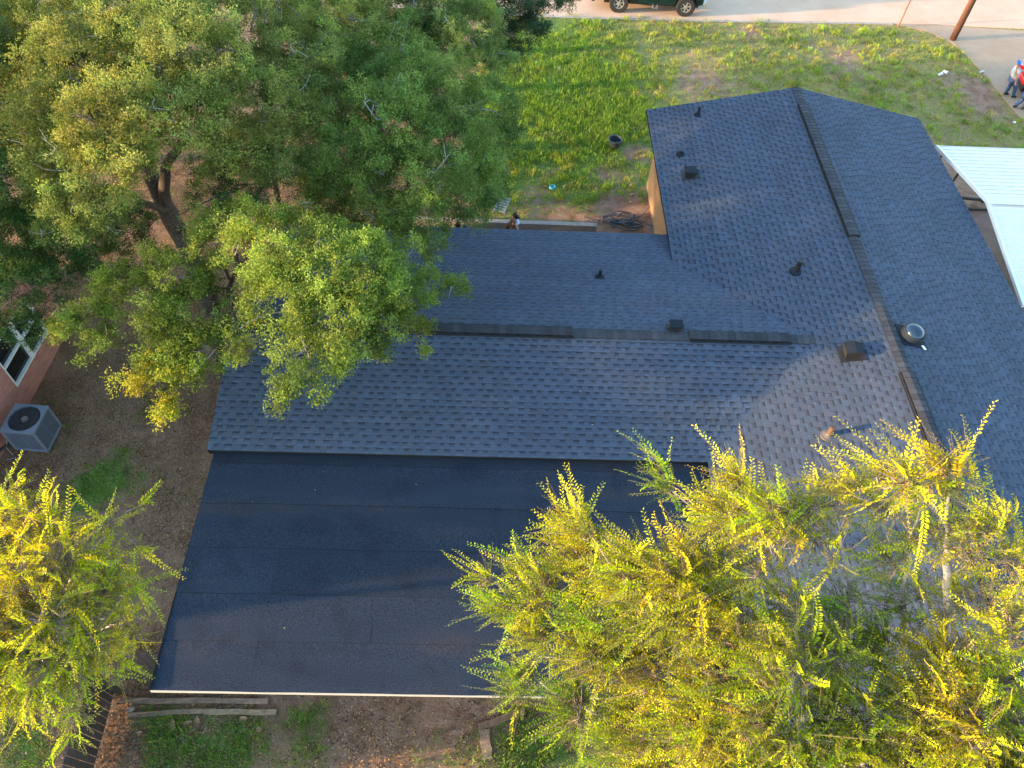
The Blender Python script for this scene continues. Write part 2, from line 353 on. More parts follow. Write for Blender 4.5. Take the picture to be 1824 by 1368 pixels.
# walls
wl = MB()
wl.box(((sL+.4+4.9)/2, (tM-wMf+.35+tM+wMr-.45)/2, 1.12), (4.9-sL-.4, wMf+wMr-.8, 2.2))
wl.build('wall', M_tan, house)
wb = MB(); sw0, sw1, tw0, tw1 = sB-wBl+.46, sB+wBr-.46, tN+.3, tF-.28
zt = 2.55; zg = zRB-.22
for tt, sgn in ((tw0, -1), (tw1, 1)):
    wb.poly([(sw0, tt, -.05), (sw1, tt, -.05), (sw1, tt, zt), ((sw0+sw1)/2, tt, zg), (sw0, tt, zt)])
wb.poly([(sw0, tw0, -.05), (sw0, tw1, -.05), (sw0, tw1, zt), (sw0, tw0, zt)]); wb.poly([(sw1, tw0, -.05), (sw1, tw1, -.05), (sw1, tw1, zt), (sw1, tw0, zt)])
wb.build('wall', M_tan, house)
sf = MB(); sf.box((sB-wBl+.27, (tN+tF)/2, zE-.2), (.40, tF-tN-.1, .02)); sf.build('soffit', mat('tan_soffit', (.45, .33, .22), .8), house)
# ridge caps
def caps(a, b, half, fall, seed, lift=.03, hw=.14, tone=1.0):
    r = random.Random(seed); a = np.array(a, float); b = np.array(b, float); d = b-a; ln = np.linalg.norm(d); d /= ln; q = np.array([-d[1], d[0], 0]); m_ = MB(); k = 0.0
    while k < ln-.02:
        v = r.choice((.8, .9, 1., 1., 1.1, 1.2)); c = tuple(.062*tone*v*x for x in (.8, .88, 1.05)); e = min(k+.15, ln); A = a+d*k; B = a+d*e
        hA = lift+.011; hB = lift+.003; j = r.uniform(-.002, .002)
        for s in (-1, 1):
            o = q*s*(hw+j); dz = np.array([0, 0, -hw*fall])
            top0 = A+[0, 0, hA]; top1 = B+[0, 0, hB]
            m_.poly([top0, top1, top1+o+dz, top0+o+dz], c)
            m_.poly([top0, top0+o+dz, top0+o+dz-[0, 0, .016], top0-[0, 0, .016]], (.016, .016, .018))
            m_.poly([top0+o+dz, top1+o+dz, top1+o+dz-[0, 0, .02], top0+o+dz-[0, 0, .02]], (.016, .016, .018))
        k = e
    return m_
def s_of(px, py, z): return ST(W(px, py, z))
sv = [s_of(1021, 592, zRM)[0], s_of(1228, 600, zRM)[0], s_of(1408, 606, zRM)[0]]
tv = [s_of(1519, 421, zRB)[1], s_of(1428, 187, zRB)[1], s_of(1617, 664, zRB)[1]]
jn = sB-wBl+(zRM-zE)/pB
for a, b, sd_ in (((sv[0], tM, zRM), (sv[1], tM, zRM), 1), ((sv[2], tM, zRM), (jn+.05, tM, zRM), 2)): caps(a, b, 0, pit, sd_, .02).build('ridge_cap', M_cap, house)
for a, b, sd_ in (((sB, tv[1], zRB), (sB, tF, zRB), 3), ((sB, tv[2], zRB), (sB, tv[0], zRB), 4)): caps(a, b, 0, pB, sd_, .02).build('ridge_cap', M_cap, house)
def vent(a, b, fall, seed, hw=.15, tone=.72):
    a = np.array(a, float); b = np.array(b, float); d = (b-a)/np.linalg.norm(b-a); q = np.array([-d[1], d[0], 0])
    e = empty('ridge_vent', parent_fix := (0, 0, 0)); e.parent = house
    m_ = MB()
    for s in (-1, 1):
        o = q*s*hw; z = np.array([0, 0, -hw*fall]); m_.poly([a+o+z-[0, 0, .02], b+o+z-[0, 0, .02], b+o+z+[0, 0, .05], a+o+z+[0, 0, .05]])
        o2 = q*s*(hw+.035); m_.poly([a+o2+z+[0, 0, .018], b+o2+z+[0, 0, .018], b+o+z+[0, 0, .022], a+o+z+[0, 0, .022]])
    for p in (a, b): m_.poly([p-q*hw-[0, 0, .05], p+q*hw-[0, 0, .05], p+q*hw+[0, 0, .05-hw*fall], p+[0, 0, .06], p-q*hw+[0, 0, .05-hw*fall]])
    m_.build('vent_body', M_black, e); caps(a, b, 0, fall, seed, .060, hw-.025, tone).build('vent_cap', M_cap, e)
vent((sL+.3, tM, zRM), (sv[0], tM, zRM), pit, 11); vent((sv[1], tM, zRM), (sv[2], tM, zRM), pit, 12)
vent((sB, tv[0], zRB), (sB, tv[1], zRB), pB, 13, .16, .95); vent((sB, tN+1.5, zRB), (sB, tv[2], zRB), pB, 14, .16, .95)
def roofz(s, t):
    zb = zRB-pB*abs(s-sB) if sB-wBl < s < sB+wBr else -1
    zm = zRM-pit*abs(t-tM) if tM-wMf < t < tM+wMr and s < sB else -1
    return max(zb, zm)
def on_roof(px, py):
    z = 3.0
    for _ in range(12): s, t = s_of(px, py, z); z = roofz(s, t) if roofz(s, t) > 0 else z
    return s, t, z
def pipe_vent(px, py, h, r, label=None, mt=None, flash=True):
    s, t, z = on_roof(px, py); e = empty('plumbing_vent', (s, t, z)); e.parent = house
    if label: e['label'] = label
    b = MB(); b.tube([(0, 0, -.05), (0, 0, h)], r, 14, cap=False); b.tube([(0, 0, h), (0, 0, h-.1)], r*.8, 14); b.lathe([(r, h), (r*.8, h)], 14)
    b.build('vent_pipe', mt or M_pipe, e, smooth=False)
    c = MB(); c.lathe([(r*1.05, .09), (r*1.25, .06), (r*2.1, .025), (r*2.6, .02), (r*2.6, -.03)], 16); c.build('pipe_flashing', M_hood if mt is None else mat('faded_flashing', (.10, .085, .075), .6, noise=.2), e)
pipe_vent(1243, 205, .30, .045); pipe_vent(1213, 275, .14, .055); pipe_vent(1418, 484, .36, .065, 'tall black plumbing vent on the cross wing'); pipe_vent(1068, 494, .26, .045)
pipe_vent(1475, 776, .32, .06, 'rusty brown plumbing vent pipe', M_rust)
def box_vent(px, py, sz, rz, hip=False):
    s, t, z = on_roof(px, py); e = empty('roof_vent', (s, t, z)); e.parent = house; e.rotation_euler = (0, 0, rz)
    w_, d_, h_ = sz
    f = MB(); f.box((0, 0, .02), (w_*1.35, d_*1.35, .02)); f.box((0, 0, .06), (w_*.75, d_*.75, .14)); fo = f.build('vent_base', M_black, e)
    fo.rotation_euler = (0, 0 if s < sB-wBl else -math.atan(pB), 0)
    b = MB()
    if hip:
        a = h_; lo = h_-.06
        for sg in (-1, 1):
            b.poly([(0, -d_/2, a), (0, d_/2, a), (sg*w_/2, d_/2, lo), (sg*w_/2, -d_/2, lo)]); b.poly([(sg*w_/2, -d_/2, lo), (sg*w_/2, d_/2, lo), (sg*w_/2, d_/2, lo-.07), (sg*w_/2, -d_/2, lo-.07)], mi=1)
        for sg in (-1, 1): b.poly([(-w_/2, sg*d_/2, lo-.07), (w_/2, sg*d_/2, lo-.07), (w_/2, sg*d_/2, lo), (0, sg*d_/2, a), (-w_/2, sg*d_/2, lo)], mi=1)
    else: b.box((0, 0, h_-.03), (w_, d_, .06)); 
    b.build('vent_hood', [M_hood, M_black], e, bevel=.006)
box_vent(1228, 312, (.34, .30, .20), .0); box_vent(1202, 588, (.30, .24, .24), 0); box_vent(1516, 630, (.42, .34, .26), 0, True)
# tubular skylight
s, t, z = on_roof(1621, 600); sky_t = empty('tube_skylight', (s, t, z)); sky_t.parent = house; sky_t.rotation_euler = (0, math.atan(pB), 0)
b = MB(); b.box((0, 0, .02), (.62, .62, .02)); b.lathe([(.27, .02), (.235, .12), (.235, .15)], 32); b.build('skylight_base', M_hood, sky_t)
b = MB(); b.lathe([(.245, .13), (.265, .15), (.25, .17), (.235, .17)], 32); b.build('skylight_ring', mat('dark_ring', (.02, .022, .026), .7, spec=.3), sky_t)
b = MB(); b.lathe([(.24*math.cos(a), .16+.17*math.sin(a)) for a in np.linspace(0, math.pi/2-.01, 12)], 32)
b.build('skylight_dome', mat('dark_glossy_dome', (.012, .03, .06), .12, spec=.5), sky_t, smooth=True)
b = MB(); b.box((.23, -.30, .035), (.07, .12, .008), rz=.3); b.build('skylight_label', M_white, sky_t)

# flat roof
ft0, ft1, fs0, fs1, fz0, fz1 = 3.87, 8.75, -5.74, sB-wBl+.3, 2.42, 2.56
Mr = bpy.data.materials.new('rolled_roofing'); Mr.use_nodes = True; t = Mr.node_tree; N = t.nodes; K = t.links; P = N['Principled BSDF']; P.inputs['Roughness'].default_value = .88; P.inputs['Specular IOR Level'].default_value = .25
tc = N.new('ShaderNodeTexCoord'); at = N.new('ShaderNodeAttribute'); at.attribute_name = 'Col'
def nzz(sc_, det=5, mp=None):
    n = N.new('ShaderNodeTexNoise'); n.inputs['Scale'].default_value = sc_; n.inputs['Detail'].default_value = det
    if mp: q = N.new('ShaderNodeMapping'); q.inputs['Scale'].default_value = mp; K.new(tc.outputs['Object'], q.inputs[0]); K.new(q.outputs[0], n.inputs['Vector'])
    else: K.new(tc.outputs['Object'], n.inputs['Vector'])
    return n.outputs['Fac']
st = ramp(nzz(1.0, 4, (.35, 1.6, 1)), [(.35, (.0125, .020, .034)), (.55, (.016, .0245, .039)), (.76, (.029, .029, .036))])  # stretched noise: brownish stains that also paint in warm grazing-sun streaks
gr = ramp(nzz(48, 4), [(.3, (.4, .4, .4)), (.7, (1.8, 1.8, 1.8))])
def mulc(a, b_):
    x = N.new('ShaderNodeMix'); x.data_type = 'RGBA'; x.blend_type = 'MULTIPLY'; x.inputs['Factor'].default_value = 1; K.new(a, x.inputs['A']); K.new(b_, x.inputs['B']); return x.outputs['Result']
stn = ramp(nzz(1.7, 3, (1, .8, 1)), [(.33, (.80, .80, .80)), (.46, (1, 1, 1))])
K.new(mulc(mulc(mulc(st, gr), at.outputs['Color']), stn), P.inputs['Base Color'])
bp = N.new('ShaderNodeBump'); bp.inputs['Strength'].default_value = .35; bp.inputs['Distance'].default_value = .01; K.new(nzz(150, 3), bp.inputs['Height']); K.new(bp.outputs[0], P.inputs['Normal'])
fr = MB(); seams = [ft0, 4.763, 5.642, 6.551, 7.50, 8.42, ft1]
fz = lambda t: fz0+(fz1-fz0)*(t-ft0)/(ft1-ft0)
joints = [[s_of(457, 1180, 2.5)[0]], [s_of(470, 1090, 2.5)[0]+.06, s_of(664, 1090, 2.5)[0]], [s_of(494, 1015, 2.5)[0]], [s_of(700, 940, 2.5)[0]+5], [s_of(487, 860, 2.5)[0]], []]
rr = random.Random(5)
for i in range(6):
    a, b_ = seams[i], seams[i+1]; xs_ = [fs0]+sorted(joints[i])+[fs1]
    for j in range(len(xs_)-1):
        c = rr.uniform(.92, 1.12); s0, s1 = xs_[j]+(0 if j == 0 else -.05), xs_[j+1]; h0 = .010+.003*(j % 2); n = max(2, int((s1-s0)/.25))
        for q in range(n):
            e0 = s0+(s1-s0)*q/n; e1 = s0+(s1-s0)*(q+1)/n; w0 = .0035*math.sin(e0*2.1+i)+.0025*math.sin(e0*5.3+i*2); w1 = .0035*math.sin(e1*2.1+i)+.0025*math.sin(e1*5.3+i*2)
            fr.poly([(e0, a-(.02 if i else 0)+w0, fz(a)+h0), (e1, a-(.02 if i else 0)+w1, fz(a)+h0), (e1, b_+.04, fz(b_)+.001+.0006*j), (e0, b_+.04, fz(b_)+.001+.0006*j)], (c, c, c))
            fr.poly([(e0, a-(.02 if i else 0)+w0, fz(a)-.01), (e1, a-(.02 if i else 0)+w1, fz(a)-.01), (e1, a-(.02 if i else 0)+w1, fz(a)+h0), (e0, a-(.02 if i else 0)+w0, fz(a)+h0)], (.2, .2, .2))
        for sx in ([s0] if j else []): fr.poly([(sx, a, fz(a)-.01), (sx, a, fz(a)+h0), (sx, b_, fz(b_)+.003), (sx, b_, fz(b_)-.01)], (.2, .2, .2))
fro = fr.build('patio_roof', Mr, house)
b = MB(); b.bar((fs0+.01, (ft0+ft1)/2+.02, (fz0+fz1)/2-.085), (fs1-.01, (ft0+ft1)/2+.02, (fz0+fz1)/2-.085), ft1-ft0-.1, .12, up=(0, -(fz1-fz0)/(ft1-ft0), 1)); b.build('roof_deck', M_black, fro)
b = MB(); b.box(((fs0+fs1)/2, ft0-.006, fz0-.035), (fs1-fs0, .014, .08)); b.build('drip_edge', mat('cream_drip_edge', (.50, .45, .37), .6), house)
b = MB(); b.box((fs0-.008, (ft0+ft1)/2, (fz0+fz1)/2-.06), (.016, ft1-ft0, .1)); b.build('drip_edge', M_fascia, house)
for ss in (-4.9, -1.9, 1.6): b = MB(); b.box((ss, 5.0, 1.14), (.1, .1, 2.3)); b.build('patio_post', M_white, house)
b = MB(); b.box(((fs0+5.5)/2, 6.85, -.01), (9.6, 3.5, .06)); b.build('patio_slab', M_conc, house)
# ---- carport with white ribbed metal roof
cz0 = 2.4; cs0, ct0, ct1 = 13.69, 13.76, 20.55
carport = empty('carport', tuple(L(16, 17, 0)), 0, label='white ribbed metal gable carport roof beside the shingled house', cat='carport')
def LL(s, t, z): p = L(s, t, z); q = L(16, 17, 0); return p-q
Mwm = mat('white_ribbed_metal', (.72, .67, .60), .45, noise=.05, nscale=3, n2=(.03, 40))
def carslope(t0, t1):
    b = MB(); n = int(round(abs(t1-t0)/.076)); zR = 3.03; tR = (ct0+ct1)/2
    zf = lambda t: cz0+(zR-cz0)*(1-abs(t-tR)/((ct1-ct0)/2)); prev = None
    for i in range(n+1):
        t = t0+(t1-t0)*i/n; k = i % 3; h = .022 if k == 0 else 0
        for dt, hh in (((-.012, 0), (-.005, h), (.012, h), (.019, 0)) if k == 0 else ((0, 0),)):
            tt = min(max(t+dt, ct0), ct1); cur = (tt, zf(tt)+hh)
            if prev: b.poly([LL(cs0, prev[0], prev[1]), LL(20.3, prev[0], prev[1]), LL(20.3, cur[0], cur[1]), LL(cs0, cur[0], cur[1])])
            prev = cur
    return b
tR = (ct0+ct1)/2
carslope(ct0, tR).build('roof_panel', Mwm, carport); carslope(tR, ct1).build('roof_panel', Mwm, carport)
b = MB(); b.bar(LL(cs0+.02, ct0, cz0-.02), LL(cs0+.02, tR, 3.01), .09, .10); b.bar(LL(cs0+.02, tR, 3.01), LL(cs0+.02, ct1, cz0-.02), .09, .10); b.build('gable_trim', M_white, carport)
b = MB(); b.bar(LL(cs0, tR, 3.05), LL(20.3, tR, 3.05), .3, .01); b.build('ridge_cap', Mwm, carport)
for tt in (ct0+.05, ct1-.05):
    b = MB(); b.bar(LL(cs0, tt, cz0-.06), LL(20.3, tt, cz0-.06), .06, .06); b.build('beam', M_steel, carport)
    b = MB(); b.bar(LL(cs0+.1, tt, .05), LL(20.3, tt, .05), .06, .06); b.build('base_rail', M_steel, carport)
    for ss in (cs0+.3, 17, 20.2): b = MB(); b.tube([LL(ss, tt, 0), LL(ss, tt, cz0-.08)], .03, 8); b.build('post', M_steel, carport)
A = ST(W(1697, 324, .6)); B = ST(W(1709, 309, 1.2))
b = MB(); pA = W(1690, 334, .3); pB_ = W(1709, 306, 1.4); b.tube([LL(*ST(pA), .3), LL(*ST(pB_), 1.4)], .035, 8); b.build('brace', M_steel, carport)
pA = W(1700, 351, .25); pB_ = W(1750, 356, .25); b = MB(); o_ = L(16, 17, 0); b.tube([pA-o_, pB_-o_-[.05, 0, 0], pB_-o_+[.03, -.1, -.02]], .055, 8); b.build('frame_rail', M_steel, carport)

# ------------------------------------------------------------------ neighbour house
nb = empty('brick_house', (-12.35, 11, 0), 0, label='pink brick wall of the neighbouring house with a white framed window', cat='house')
Mb = bpy.data.materials.new('pink_brick'); Mb.use_nodes = True; t = Mb.node_tree; N = t.nodes; K = t.links
tc = N.new('ShaderNodeTexCoord'); mp = N.new('ShaderNodeMapping'); mp.inputs['Rotation'].default_value = (math.radians(90), 0, math.radians(90)); 
sx = N.new('ShaderNodeSeparateXYZ'); cx_ = N.new('ShaderNodeCombineXYZ'); K.new(tc.outputs['Object'], sx.inputs[0]); K.new(sx.outputs['Y'], cx_.inputs['X']); K.new(sx.outputs['Z'], cx_.inputs['Y'])
bt = N.new('ShaderNodeTexBrick'); bt.inputs['Scale'].default_value = 1; bt.inputs['Brick Width'].default_value = .2; bt.inputs['Row Height'].default_value = .067; bt.inputs['Mortar Size'].default_value = .006
bt.inputs['Color1'].default_value = (.44, .17, .125, 1); bt.inputs['Color2'].default_value = (.56, .235, .18, 1); bt.inputs['Mortar'].default_value = (.38, .22, .18, 1); K.new(cx_.outputs[0], bt.inputs['Vector'])
K.new(bt.outputs['Color'], N['Principled BSDF'].inputs['Base Color']); N['Principled BSDF'].inputs['Roughness'].default_value = .9
bp = N.new('ShaderNodeBump'); bp.inputs['Strength'].default_value = .6; bp.inputs['Distance'].default_value = .008; bp.invert = True; K.new(bt.outputs['Fac'], bp.inputs['Height']); K.new(bp.outputs[0], N['Principled BSDF'].inputs['Normal'])
wy0, wy1, wz0, wz1 = .05, 1.95, .6, 1.95      # window opening local y (world 11.05..12.95)
b = MB(); bx_ = lambda y0, y1, z0, z1: b.box((-.1, (y0+y1)/2, (z0+z1)/2), (.2, y1-y0, z1-z0))
bx_(-8, wy0, -.1, 2.6); bx_(wy1, 2.72, -.1, 2.6); bx_(wy0, wy1, -.1, wz0); bx_(wy0, wy1, wz1, 2.6)
b.box((-5.3, 2.62, 1.25), (10.2, .2, 2.7)); b.build('wall', Mb, nb)
wn = empty('window', (0, 0, 0)); wn.parent = nb
b = MB(); xw = -.05
for yv in (wy0+.03, wy1-.03): b.box((xw, yv, (wz0+wz1)/2), (.07, .06, wz1-wz0))
for zv in (wz0+.03, wz1-.03): b.box((xw+.002, (wy0+wy1)/2, zv), (.075, wy1-wy0, .06))
b.box((xw+.004, (wy0+wy1)/2, (wz0+wz1)/2), (.07, wy1-wy0, .06)); b.box((xw+.006, (wy0+wy1)/2+.05, (wz0+wz1)/2), (.08, .09, wz1-wz0)); b.build('window_frame', M_white, wn)
b = MB(); b.box((-.09, (wy0+wy1)/2, (wz0+wz1)/2), (.01, wy1-wy0, wz1-wz0)); b.build('pane', M_glass, wn)
b = MB(); b.poly([(-.1, -8, 2.6), (-.1, 2.8, 2.6), (-4.4, 2.8, 5.7), (-4.4, -8, 5.7)]); b.poly([(-4.4, -8, 5.7), (-4.4, 2.8, 5.7), (-10, 2.8, 2.6), (-10, -8, 2.6)]); b.poly([(-.2, 2.7, 2.6), (-4.4, 2.7, 5.65), (-9.9, 2.7, 2.6)]); b.poly([(-.1, -8, 2.52), (-.1, 2.8, 2.52), (-.1, 2.8, 2.6), (-.1, -8, 2.6)]); b.build('roof', mat('neighbour_shingle', (.10, .09, .085), .9, noise=.3, nscale=20), nb)  # unseen roof, ridge raised to keep low sun off the main slopes
# AC unit
ac = empty('ac_unit', (-11.62, 10.0, 0), -.02, label='blue grey outdoor air conditioner with round fan grille beside the brick wall', cat='air conditioner')
M_acp = mat('ac_grey_metal', (.21, .25, .31), .5, metal=.2, noise=.05); M_acd = mat('ac_coil_dark', (.04, .045, .05), .7)
b = MB(); b.box((0, 0, .42), (.74, .74, .74)); b.build('coil', M_acd, ac)
hb_ = .8; S_ = .41
b = MB()
for sx_ in (-1, 1):
    for sy_ in (-1, 1): b.box((sx_*.385, sy_*.385, .43), (.05, .05, .80))
b.box((0, 0, .05), (.82, .82, .07))
b.build('corner_frame', M_acp, ac, bevel=.008)
for ang, sg in ((0, 1), (0, -1), (1, 1), (1, -1)):
    b = MB()
    for k in range(17): 
        zz = .10+k*.0425
        c = (0, sg*.382, zz) if ang == 0 else (sg*.382, 0, zz); d = (.74, .006, .012) if ang == 0 else (.006, .74, .012); b.box(c, d)
    for k in range(-7, 8):
        c = (k*.0475, sg*.384, .44) if ang == 0 else (sg*.384, k*.0475, .44); w_ = .02 if k in (-0,) else .008; d = (w_, .006, .72) if ang == 0 else (.006, w_, .72); b.box(c, d)
    b.build('side_grille', M_acp, ac)
b = MB(); n = 48; R_ = .365
for i in range(n):
    a0 = 2*math.pi*i/n; a1 = 2*math.pi*(i+1)/n
    def sq(a):
        c, s_ = math.cos(a), math.sin(a); k = .415/max(abs(c), abs(s_)); return (c*k, s_*k)
    p0, p1 = sq(a0), sq(a1); b.poly([(R_*math.cos(a0), R_*math.sin(a0), .85), (p0[0], p0[1], .845), (p1[0], p1[1], .845), (R_*math.cos(a1), R_*math.sin(a1), .85)])
    b.poly([(p0[0], p0[1], .845), (p0[0], p0[1], .80), (p1[0], p1[1], .80), (p1[0], p1[1], .845)]); b.poly([(R_*math.cos(a0), R_*math.sin(a0), .85), (R_*math.cos(a1), R_*math.sin(a1), .85), (R_*math.cos(a1), R_*math.sin(a1), .795), (R_*math.cos(a0), R_*math.sin(a0), .795)])
b.build('top_cover', M_acp, ac)
b = MB()
for rr_ in (.08, .14, .2, .26, .315): b.tube([(rr_*math.cos(a), rr_*math.sin(a), .855) for a in np.linspace(0, 2*math.pi, 33)], .003, 4)
for k in range(12): a = k*math.pi/6; b.tube([(.05*math.cos(a), .05*math.sin(a), .857), (.375*math.cos(a), .375*math.sin(a), .852)], .003, 4)
b.build('fan_guard', M_black, ac)
fan = MB()
for k in range(4):
    a = k*math.pi/2+.4; c = np.array([math.cos(a), math.sin(a), 0]); d = np.array([-math.sin(a), math.cos(a), 0])
    fan.poly([c*.07-d*.04+[0, 0, .795], c*.30-d*.10+[0, 0, .80], c*.31+d*.09+[0, 0, .825], c*.07+d*.05+[0, 0, .81]])
fan.build('fan', M_acd, ac)
b = MB(); b.lathe([(.0, .83), (.085, .83), (.085, .797), (0, .797)], 20); b.build('fan_motor', M_alu, ac)
b = MB(); b.tube([(-.38, -.44, .5), (-.45, -.52, .3), (-.42, -.55, .05), (-.30, -.62, .02), (-.5, -.7, .02)], .012, 6); b.build('conduit', mat('grey_conduit', (.2, .22, .24), .5), ac)
b = MB(); b.tube([(-.40, -.44, .38), (-.55, -.6, .3), (-.70, -.8, .32)], .04, 8); b.build('refrigerant_line', M_black, ac)

# ------------------------------------------------------------------ trees
def unit(v): return v/(np.linalg.norm(v, axis=-1, keepdims=True)+1e-9)
def rand_dirs(n): return unit(rng.normal(size=(n, 3)))
def leaf_quads(C, A, B, ln, wd, cup=.12):
    """rhombic leaves: centre C, long axis A, side axis B"""
    n = len(C); Nn = np.cross(A, B); ln = ln[:, None]; wd = wd[:, None]
    V = np.stack([C-A*ln*.5, C+B*wd*.5+A*ln*.05+Nn*cup*wd, C+A*ln*.5, C-B*wd*.5+A*ln*.05+Nn*cup*wd], 1).reshape(-1, 3)
    Fq = np.arange(4*n).reshape(n, 4); return V, Fq
def frames(A):
    R = rand_dirs(len(A)); B = unit(np.cross(A, R)); return A, B
def lerp(a, b, t): return a+(b-a)*t
def limb_path(a, b, sag=.12, n=7, wob=.06):
    a = np.array(a, float); b = np.array(b, float); ln = np.linalg.norm(b-a); off = rng.normal(size=3)*wob*ln; out = []
    for i in range(n):
        t = i/(n-1); p = lerp(a, b, t)+np.array([0, 0, 1.])*math.sin(t*math.pi)*sag*ln+off*math.sin(t*math.pi)+rng.normal(size=3)*wob*.22*ln*(0 if i in (0, n-1) else 1); out.append(p)
    return out
M_dead = mat('dead_twig', (.40, .38, .37), .9)
def merge_into(a, b, mi):
    n = len(a.v); a.v += b.v; a.c += b.c; a.f += [tuple(i+n for i in f) for f in b.f]; a.m += [mi]*len(b.f)
def skeleton(mb_big, mb_small, base, fork, lobes, r0, targets, twig_r=.006, lead=None, leadr=None, tw_n=3):
    """trunk, one limb per lobe, branches from limbs to every target"""
    tr = limb_path(base, fork, 0, 7, .03); mb_big.tube(tr, [r0*(1-.35*i/6)+(.25*r0 if i == 0 else 0) for i in range(7)], 12)
    limbs = []; subs = []
    for (c, r) in lobes:
        # start from the nearest already-built limb point that is nearer the base
        cands = [(np.linalg.norm(p-c)*1.0+np.linalg.norm(p-fork)*.35, p, rad) for L_ in limbs for (p, rad) in L_[1:-2]]+[(np.linalg.norm(fork-c), np.array(fork), r0*.6)]
        _, p0, rr0 = min(cands, key=lambda q: q[0]); rr0 = min(rr0*.8, .035+.03*np.linalg.norm(np.array(c)-p0))
        pa = limb_path(p0, c, .06, 8, .06); rad = [rr0*(1-.75*i/7) for i in range(8)]
        mb_big.tube(pa, rad, 8); limbs.append([(p, q) for p, q in zip(pa, rad)])
        for k in range(5):
            st = pa[int(rng.integers(3, 8))]; en = c+rand_dirs(1)[0]*r*.75*np.array([1, 1, .7]); pb = limb_path(st, en, .05, 5, .1); rb = [max(.007, rad[-1]*.7)*(1-.5*i/4) for i in range(5)]
            mb_big.tube(pb, rb, 5, cap=False); subs.append([(p, q) for p, q in zip(pb, rb)])
    allp = np.array([p for L_ in limbs for (p, _) in L_[3:-1]]+[p for L_ in subs for (p, _) in L_[1:]])
    for tg in targets:
        d = np.linalg.norm(allp-tg, axis=1); i = int(np.argmin(d)); 
        if d[i] > 2.2: continue
        pa = limb_path(allp[i], tg, .05, 5, .08); rr1 = min(.022, .006+.012*d[i]); mb_small.tube(pa, [rr1*(1-.7*k/4) for k in range(5)], 4, cap=False)
def PX(x, y, z):
    d = np.array([x, y, z-CAM_H]); w_ = d@Fv; return (912+F_PX*(d@Rv)/w_, 684-F_PX*(d@Uv)/w_, z)
def oak(label, base, fork, r0, lobes, leafcol=(.105, .155, .045), dens=1.0, lsz=.046, group=None, deadt=0, scale=1.0, stems=()):
    """lobes: (px, py, z, radius, density, tint)"""
    root = empty('oak_tree', tuple(base), label=label, cat='tree', group=group); o = np.array(base, float)
    LC = []; C_, D_, S_ = [], [], []; tg = []
    for lb in lobes:
        px, py, z, r = lb[:4]; dn = lb[4] if len(lb) > 4 else 1; tint = np.array(lb[5] if len(lb) > 5 else (1, 1, 1), float)
        c = W(px, py, z); LC.append((c, r)); r *= scale
        npuf = max(5, int(92*r*r*dn*dens)); d = rand_dirs(npuf*2); d = d[(d[:, 2] > -.45)][:npuf]
        rad = r*rng.uniform(.45, 1.08, len(d))**.6; ol = rng.random(len(d)) < .13; rad = np.where(ol, r*rng.uniform(1.1, 1.5, len(d)), rad); pc = c+d*rad[:, None]*np.array([1.08, 1.08, .72]); tg += list(pc[rng.random(len(pc)) < .5])
        for k in range(len(pc)):
            pr = rng.uniform(.14, .30); ns = int(rng.uniform(9, 15)); sd_ = rand_dirs(ns); sd_[:, 2] = np.abs(sd_[:, 2])*.9-.15; sd_ = unit(sd_+d[k]*.5)
            sc_ = pc[k]+sd_*pr*rng.uniform(.4, 1.25, ns)[:, None]; pt = tint*rng.uniform(.6, 1.4)*np.array([rng.uniform(.9, 1.15), 1, rng.uniform(.8, 1.1)])
            for q in range(ns):
                nl = 22; lc = sc_[q]+rng.normal(size=(nl, 3))*.046+sd_[q]*rng.uniform(-.06, .07, nl)[:, None]
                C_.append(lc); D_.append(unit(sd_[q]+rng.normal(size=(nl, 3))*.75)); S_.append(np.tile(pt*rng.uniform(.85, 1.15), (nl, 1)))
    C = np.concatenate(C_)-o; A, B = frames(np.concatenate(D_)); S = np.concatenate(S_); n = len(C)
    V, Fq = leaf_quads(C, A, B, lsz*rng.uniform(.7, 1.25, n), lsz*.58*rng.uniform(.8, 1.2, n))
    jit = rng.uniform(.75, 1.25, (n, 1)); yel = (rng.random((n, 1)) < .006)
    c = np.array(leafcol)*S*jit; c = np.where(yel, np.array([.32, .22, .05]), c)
    big, sm = MB(), MB(); tgs = np.array(tg)
    for pts_, ra, rb in stems: pp = [np.array(W(*q))-o for q in pts_]; ff = [lerp(pp[i], pp[i+1], k/4)+rng.normal(size=3)*.025 for i in range(len(pp)-1) for k in range(4)]+[pp[-1]]; big.tube(ff, [ra+(rb-ra)*i/(len(ff)-1)+rng.uniform(-.01, .01) for i in range(len(ff))], 10)
    skeleton(big, sm, np.zeros(3), np.array(fork)-o, [(q-o, r) for q, r in LC], r0, list(tgs-o))
    link('crown', npmesh('crown', V, Fq, np.repeat(c, 4, 0)), M_leaf, root)
    if deadt:      # bare pale dead twigs poking out of the crown
        for k in range(deadt):
            dt = MB()
            q, r = LC[rng.integers(len(LC))]; d = rand_dirs(1)[0]; d[2] = abs(d[2])*.8+.3; d = unit(d); p0 = q-o+d*r*.3*scale; p1 = p0+unit(d+rng.normal(size=3)*.4)*(r*.7+rng.uniform(.1, .35))
            dt.tube(limb_path(p0, p1, 0, 6, .15), [.014*(1-.8*i/5) for i in range(6)], 5)
            for j in range(4):
                p2 = lerp(p0, p1, rng.uniform(.35, .9)); dt.tube(limb_path(p2, p2+rand_dirs(1)[0]*rng.uniform(.12, .3), 0, 4, .12), [.006, .005, .004, .002], 4)
            merge_into(big, dt, 2)
    merge_into(big, sm, 1); big.build('trunk', [M_bark_o, M_twig, M_dead], root, smooth=True)
    return root
